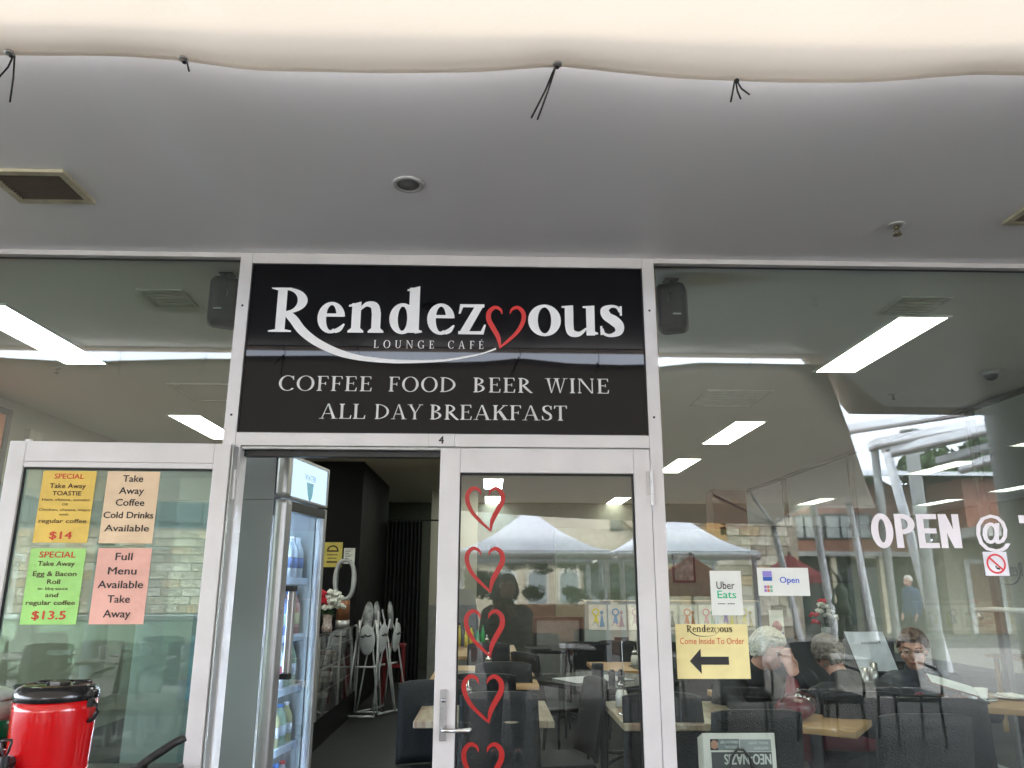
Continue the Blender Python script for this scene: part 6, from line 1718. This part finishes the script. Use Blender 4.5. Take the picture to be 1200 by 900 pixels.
# neighbour building beyond the side glazing
r = thing("neighbour_wall", "beige rendered side wall of the next building beyond the glass side wall", "building", (9.2, 4, 0))
MB().box(9.2, 9.5, -2.8, 17, .0, 2.94).build("wall", mat("olive_beige_render", (.17, .155, .11), .8, noise=.05), r)
for y0 in (1.6, 4.6, 7.6):
    f = MB(); f.box(9.12, 9.199, y0, y0 + .12, .03, 2.3).box(9.12, 9.199, y0 + 1.08, y0 + 1.2, .03, 2.3).box(9.12, 9.199, y0 + .121, y0 + 1.079, 2.16, 2.3); f.build("door_frame", mat("pale_green_frame", (.26, .31, .27), .5), r)
    MB().box(9.15, 9.199, y0 + .121, y0 + 1.079, .03, 2.159).build("door", mat("brown_door2", (.20, .12, .07), .5), r)
r = thing("bench_table", "light timber bench table standing outside beyond the side glass", "table", (5.6, 4.7, .022))
MB().bbox(5.2, 6.4, 4.45, 5.05, .74, .77, .004).build("table_top", WOODT, r)
for x in (5.28, 6.32):
    for y in (4.52, 4.98): MB().cyl((x, y, .022), (x, y, .739), .025).build("leg", WOODT, r)
# ================================================================= people
SKIN = mat("skin", (.46, .25, .19), .5, noise=.05, nscale=20)
def remesh(name, mb, m, parent, voxel=.012, smooth=3):
    o = mb.build(name, m, None)
    md = o.modifiers.new("r", 'REMESH'); md.mode = 'VOXEL'; md.voxel_size = voxel; md.use_smooth_shade = True
    s = o.modifiers.new("s", 'SMOOTH'); s.factor = .5; s.iterations = smooth
    dg = bpy.context.evaluated_depsgraph_get()
    me = bpy.data.meshes.new_from_object(o.evaluated_get(dg)); me.materials.clear(); me.materials.append(m)
    off = parent.location
    me.transform(Matrix.Translation(-Vector(off)))
    bpy.data.objects.remove(o)
    n = bpy.data.objects.new(name, me); COL.objects.link(n); n.parent = parent
    return n
def cap(mb, p, q, r0, r1):
    p, q = Vector(p), Vector(q)
    mb.cyl(p, q, r0, r1, n=14); mb.sphere(p, r0, n=14, m=8); mb.sphere(q, r1, n=14, m=8)
def add_hand(mb, w, d, up, s=1.0, curl=.6):
    """palm and five bent fingers from the wrist w along d"""
    w, d, up = Vector(w), Vector(d).normalized(), Vector(up).normalized()
    side = d.cross(up).normalized()
    p = w + d * .045 * s
    for k in range(4):
        f = w + d * .085 * s + side * (k - 1.5) * .020 * s
        cap(mb, w + side * (k - 1.5) * .013 * s, f, .015 * s, .0115 * s)
        l = (.034, .040, .038, .030)[k] * s
        a = f + (d * math.cos(curl * .5) - up * math.sin(curl * .5)) * l; b_ = a + (d * math.cos(curl * 1.4) - up * math.sin(curl * 1.4)) * l * .8
        cap(mb, f, a, .0095 * s, .0085 * s); cap(mb, a, b_, .0085 * s, .0075 * s)
    t = w + d * .03 * s + side * -.034 * s; cap(mb, w + d * .012 * s, t, .014 * s, .011 * s); cap(mb, t, t + (d * .8 - up * .5).normalized() * .035 * s, .010 * s, .0085 * s)
def person(label, loc, J, top_m, low_m, hair_m, hair, face_dir, glasses=False, top2=None, voxel=.011, legs=True, group=None, shoe=None):
    """J: joint positions in world space"""
    r = thing("person", label, "person", loc, group)
    H = Vector(J['head']); F = Vector(face_dir).normalized(); UP = (Vector(J['head']) - Vector(J['neck'])).normalized()
    UP = (UP - F * UP.dot(F)).normalized(); S = F.cross(UP).normalized()
    b_ = MB()
    rot = Matrix((S, F, UP)).transposed()
    def hs(off, rr, sc_):                     # ellipsoid in head space
        vs0 = len(b_.v); b_.sphere((0, 0, 0), rr, *sc_, n=20, m=14)
        for i in range(vs0, len(b_.v)): b_.v[i] = tuple(H + rot @ (Vector(b_.v[i]) + Vector(off)))
    hs((0, -.012, .03), .092, (.83, 1.03, 1.0)); hs((0, .018, -.035), .072, (.83, .95, 1.1)); hs((0, .045, -.085), .032, (1.1, .9, .8))
    hs((0, .094, -.015), .014, (.8, 1.3, 1.5)); hs((0, .084, .012), .011, (.7, 1.1, 1.8)); hs((0, .080, .035), .03, (1.6, .5, .4))
    hs((0, .082, -.055), .016, (1.5, .6, .35)); hs((0, .080, -.066), .016, (1.3, .6, .4))
    for sx in (-1, 1):
        hs((sx * .078, -.008, -.005), .022, (.35, .8, 1.3)); hs((sx * .045, .058, -.03), .026, (1, .8, 1))
    cap(b_, J['neck'], H + rot @ Vector((0, -.02, -.05)), .052, .050)
    cap(b_, Vector(J['chest']), J['neck'], .10, .055)
    for s in ('l', 'r'):
        cap(b_, J['sh_' + s], J['el_' + s], .042, .036); cap(b_, J['el_' + s], J['wr_' + s], .037, .025)
        cap(b_, J['chest'], J['sh_' + s], .08, .045)
        d = Vector(J['wr_' + s]) - Vector(J['el_' + s]); add_hand(b_, J['wr_' + s], J.get('hd_' + s, d), J.get('up_' + s, (0, 0, 1)))
        if legs:
            cap(b_, J['hip_' + s], J['kn_' + s], .07, .05); cap(b_, J['kn_' + s], J['an_' + s], .05, .035)
            cap(b_, J['an_' + s], Vector(J['an_' + s]) + Vector(J.get('toe', (0, .16, -.03))), .035, .03)
    cap(b_, J['chest'], J['hips'], .10, .11)
    remesh("body", b_, SKIN, r, voxel * .75, 2)
    c = MB()
    ch, hp, nk = Vector(J['chest']), Vector(J['hips']), Vector(J['neck'])
    for s in ('l', 'r'):
        sh = Vector(J['sh_' + s])
        cap(c, ch, sh, .115, .065); cap(c, sh, J['el_' + s], .064, .054)
        w = Vector(J['el_' + s]).lerp(Vector(J['wr_' + s]), .86); cap(c, J['el_' + s], w, .054, .040)
        cap(c, nk.lerp(ch, .35) , sh, .058, .056); cap(c, nk + Vector((0, 0, .0)), ch, .068, .10)
        hp_s = Vector(J['hip_' + s]); cap(c, ch, hp_s.lerp(hp, .3) + Vector((0, 0, .05)), .125, .125)
        cap(c, sh.lerp(ch, .3), hp_s, .11, .12)
    remesh("jacket", c, top_m, r, voxel, 4)
    if top2:
        c = MB(); cap(c, nk + F * .03, ch + F * .085, .060, .075); remesh("shirt", c, top2, r, voxel, 2)
    if legs:
        c = MB()
        for s in ('l', 'r'):
            cap(c, J['hip_' + s], J['kn_' + s], .095, .068); cap(c, J['kn_' + s], Vector(J['kn_' + s]).lerp(Vector(J['an_' + s]), .93), .066, .052); cap(c, J['hips'], J['hip_' + s], .12, .10)
        remesh("trousers", c, low_m, r, voxel, 3)
        for s in ('l', 'r'):
            a = Vector(J['an_' + s]); t = Vector(J.get('toe', (0, .16, -.03)))
            c = MB(); cap(c, a + Vector((0, 0, -.03)) - t * .2, a + t, .044, .038); remesh("shoe", c, shoe or BLACKP, r, .012, 2)
    # hair: cap over the skull with uneven locks
    hb = MB(); rnd = random.Random(len(label))
    if hair:
        nst = hair.get('n', 90); L = hair.get('len', .03); cut = hair.get('cut', -.02)
        for i in range(nst):
            while True:
                v = Vector((rnd.gauss(0, 1), rnd.gauss(0, 1), rnd.gauss(0, 1))).normalized()
                if v.z > -.75 and (v.y < .35 or v.z > .45) and (v.z * .1 > cut or v.y < -.1): break
            pz = Vector((v.x * .083, v.y * .102 - .014, v.z * .1 + .032))
            dn = Vector((v.x * .2, -abs(v.y) * .2, -.6)) * L
            cap(hb, H + rot @ (pz * .99), H + rot @ (pz * 1.05 + dn), .012, .005)
        hb_s = len(hb.v); hb.sphere((0, 0, 0), .094, .86, 1.04, .98, n=20, m=14)
        for i in range(hb_s, len(hb.v)): hb.v[i] = tuple(H + rot @ (Vector(hb.v[i]) + Vector((0, -.022, .045))))
        remesh("hair", hb, hair_m, r, .0048, 1)
    for sx in (-1, 1):
        e = MB(); e.sphere(tuple(H + rot @ Vector((sx * .031, .074, .012))), .0090, 1, 1, .7, 12, 8); o = e.build("eye", mat("eye_white", (.42, .38, .36), .3), r)
        e = MB(); e.sphere(tuple(H + rot @ Vector((sx * .031, .083, .010))), .0052, n=10, m=6); e.build("iris", mat("eye_dark", (.03, .02, .015), .2), o)
        e = MB(); e.tube([H + rot @ Vector((sx * .014, .089, .034)), H + rot @ Vector((sx * .032, .087, .040)), H + rot @ Vector((sx * .050, .074, .034))], .0035, 6); e.build("eyebrow", hair_m, r)
    e = MB(); e.tube([H + rot @ Vector((-.022, .084, -.060)), H + rot @ Vector((0, .0945, -.058)), H + rot @ Vector((.022, .084, -.060))], .0045, 6, rs=[.002, .0045, .002]); e.build("lips", mat("lips", (.35, .09, .08), .45), r)
    if glasses:
        e = MB()
        for sx in (-1, 1):
            e.tube([H + rot @ Vector((sx * .033 + .022 * math.cos(a), .098 - .01 * abs(math.cos(a)), .010 + .016 * math.sin(a))) for a in [i * PI / 8 for i in range(16)]], .0016, 5, closed=True)
            e.tube([H + rot @ Vector((sx * .055, .090, .014)), H + rot @ Vector((sx * .080, .0, .012))], .0015, 5)
        e.tube([H + rot @ Vector((-.011, .099, .012)), H + rot @ Vector((.011, .099, .012))], .0015, 5)
        e.build("glasses", CHROME, r)
    return r
HW = mat("white_hair", (.50, .48, .42), .7, noise=.1, nscale=60); HG = mat("grey_short_hair", (.13, .105, .085), .7, noise=.15, nscale=60); HB = mat("brown_hair", (.075, .04, .022), .6, noise=.2, nscale=60); HK = mat("black_hair", (.012, .01, .01), .6)
BJ = mat("black_jacket_cloth", (.012, .013, .016), .8, noise=.15, bump=.3, bscale=8); GJ = mat("slate_grey_top", (.055, .062, .078), .85, noise=.1, bump=.3, bscale=10); DT = mat("dark_trousers", (.015, .016, .02), .85)
MRN = mat("maroon_cloth", (.10, .01, .018), .85, noise=.1)
# 1 white haired woman, head bowed, hand at her mouth, facing left and down
hx, hy, hz = 1.66, 1.42, 1.145
person("white haired woman in a black top, head bowed and a hand at her mouth", (1.66, 1.5, 0),
       dict(head=(hx, hy, hz), neck=(1.60, 1.50, 1.02), chest=(1.56, 1.56, .86), hips=(1.55, 1.72, .52), sh_l=(1.40, 1.50, .93), sh_r=(1.74, 1.56, .92), el_l=(1.44, 1.30, .80), wr_l=(1.62, 1.22, .84), el_r=(1.86, 1.36, .82), wr_r=(1.74, 1.27, 1.03), hd_r=(-.3, .1, .9), up_r=(0, 1, 0), hip_l=(1.46, 1.72, .5), hip_r=(1.66, 1.72, .5), kn_l=(1.46, 1.30, .5), kn_r=(1.66, 1.30, .5), an_l=(1.46, 1.30, .1), an_r=(1.66, 1.30, .1), toe=(0, -.16, -.03)),
       BJ, DT, HW, dict(n=320, len=.05, cut=-.05), (.55, -.72, -.42))
# 2 man seen from behind
person("man with short grey hair and a black jacket, seen from behind at the table", (2.02, 1.2, 0),
       dict(head=(1.995, 1.36, 1.115), neck=(2.015, 1.28, .985), chest=(2.05, 1.20, .83), hips=(2.08, 1.10, .52), sh_l=(2.26, 1.24, .90), sh_r=(1.84, 1.20, .90), el_l=(2.34, 1.42, .74), wr_l=(2.18, 1.62, .80), el_r=(1.74, 1.36, .74), wr_r=(1.88, 1.58, .80), hip_l=(2.17, 1.12, .5), hip_r=(1.98, 1.12, .5), kn_l=(2.17, 1.52, .5), kn_r=(1.98, 1.52, .5), an_l=(2.17, 1.54, .1), an_r=(1.98, 1.54, .1)),
       BJ, DT, HG, dict(n=160, len=.008, cut=-.03), (.25, .95, -.1))
# 3 woman in grey reading
hd3 = (2.675, 1.70, 1.125)
person("woman in a grey top with brown hair and glasses, reading a menu by the window", (2.75, 1.9, 0),
       dict(head=hd3, neck=(2.73, 1.80, 1.00), chest=(2.77, 1.86, .83), hips=(2.85, 1.98, .52), sh_l=(2.55, 1.80, .90), sh_r=(2.99, 1.82, .89), el_l=(2.46, 1.60, .76), wr_l=(2.60, 1.46, .85), el_r=(3.06, 1.58, .74), wr_r=(2.86, 1.47, .85), hd_l=(.4, -.2, .1), hd_r=(-.5, -.2, .1), hip_l=(2.76, 1.98, .5), hip_r=(2.95, 1.98, .5), kn_l=(2.72, 1.56, .5), kn_r=(2.95, 1.56, .5), an_l=(2.72, 1.56, .1), an_r=(2.95, 1.56, .1), toe=(0, -.16, -.03)),
       GJ, DT, HB, dict(n=240, len=.035, cut=-.01), (-.50, -.80, -.22), glasses=True)
for o_ in [o for o in bpy.data.objects if o.name.startswith('person') and o.parent is None and o.location.y > 0]: o_.scale = (1, 1, .947)
r = thing("tablet", "white menu sheet on a dark folder held by the woman in grey", "menu", (2.74, 1.42, .9))
k = MB(); k.bbox(2.60, 2.86, 1.34, 1.50, .885, .892, .002, rot=(.25, .28, -.25)); k.build("folder", mat("dark_red_folder", (.10, .03, .03), .4), r)
k = MB(); k.box(2.605, 2.855, 1.345, 1.495, .8935, .8945, rot=(.25, .28, -.25), piv=(2.73, 1.42, .8885)); k.build("sheet", mat("menu_sheet", (.62, .66, .64), .5, col2=(.45, .5, .5), nscale=8), r)
# maroon jacket over the man's chair, white bag on the back of the woman's chair
r = thing("maroon_jacket", "maroon jacket hanging over the man's chair", "jacket", (1.85, 1.05, .5))
c = MB(); cap(c, (1.74, 1.30, .94), (1.66, 1.12, .80), .035, .05); cap(c, (1.68, 1.12, .82), (1.70, 1.06, .62), .05, .07); cap(c, (2.36, 1.10, .86), (2.42, 1.06, .60), .035, .06); cap(c, (1.72, 1.04, .66), (2.38, 1.02, .64), .05, .05); remesh("cloth", c, MRN, r, .012, 4)
r = thing("striped_bag", "pale striped bag behind the white haired woman", "bag", (1.36, 1.8, .9)); k = MB(); k.bbox(1.36, 1.56, 1.78, 1.9, .90, 1.13, .02, rot=(0, .25, 0)); k.build("body", mat("pale_green_cloth", (.42, .48, .45), .8), r)
for i in range(4): MB().box(1.37, 1.55, 1.772, 1.777, .92 + i * .05, .926 + i * .05, rot=(0, .25, 0)).build("stripe", mat("stripe_dark", (.1, .12, .12), .8), r)
# people out on the plaza, seen only as reflections: the photographer just behind the camera
px, py = .13, -3.68
person("photographer in dark striped clothes holding up a phone, mirrored in the glass door", (px, py, 0),
       dict(head=(px + .03, py - .02, 1.42), neck=(px + .03, py - .04, 1.28), chest=(px + .03, py - .05, 1.12), hips=(px + .03, py - .06, .82), sh_l=(px - .14, py - .04, 1.20), sh_r=(px + .20, py - .04, 1.20), el_l=(px - .17, py + .12, 1.02), wr_l=(px - .09, py + .24, 1.22), el_r=(px + .17, py + .13, 1.02), wr_r=(px + .08, py + .22, 1.20), hip_l=(px - .06, py - .06, .78), hip_r=(px + .12, py - .06, .78), kn_l=(px - .07, py - .05, .44), kn_r=(px + .13, py - .05, .44), an_l=(px - .07, py - .08, .09), an_r=(px + .13, py - .08, .09)),
       mat("black_striped_knit", (.012, .012, .012), .8, col2=(.22, .22, .22), nscale=3, stretch=(.3, .3, 9)), DT, HK, dict(n=130, len=.10, cut=-.2), (0, 1, 0.05))
r = thing("phone", "dark phone held by the mirrored photographer", "phone", (0.03, -3.36, 1.43)); MB().bbox(px - .10, px + .06, py + .262, py + .270, 1.27, 1.35, .003).build("body", BLACKP, r)
def stand(label, x, y, top_m, low_m, hair_m, face, s=1.0, hair=dict(n=60, len=.02, cut=-.02)):
    f = Vector(face).normalized(); sd_ = Vector((f.y, -f.x, 0))
    P = lambda a, d, z: tuple(Vector((x, y, 0)) + sd_ * a + f * d + Vector((0, 0, z * s)))
    person(label, (x, y, 0), dict(head=P(0, .02, 1.60), neck=P(0, -.01, 1.46), chest=P(0, -.02, 1.28), hips=P(0, -.02, .92), sh_l=P(-.18, -.02, 1.38), sh_r=P(.18, -.02, 1.38), el_l=P(-.24, -.04, 1.10), wr_l=P(-.22, .06, .86), el_r=P(.24, -.04, 1.10), wr_r=P(.22, .06, .86), hip_l=P(-.09, -.02, .88), hip_r=P(.09, -.02, .88), kn_l=P(-.10, .02, .50), kn_r=P(.10, .04, .50), an_l=P(-.10, -.02, .09), an_r=P(.11, 0, .09), toe=tuple(f * .16 + Vector((0, 0, -.03)))), top_m, low_m, hair_m, hair, face, voxel=.016)
stand("passer-by in a slate blue top, mirrored at the left edge of the shut door", -.38, -5.1, mat("slate_blue_top", (.20, .26, .36), .85, noise=.1), DT, HB, (.3, 1, 0), .97)
stand("passer-by in a dark blue coat with white hair, mirrored between the masts", 9.6, -14.5, mat("dark_blue_coat", (.03, .06, .12), .8), DT, HW, (-1, .2, 0), .98)
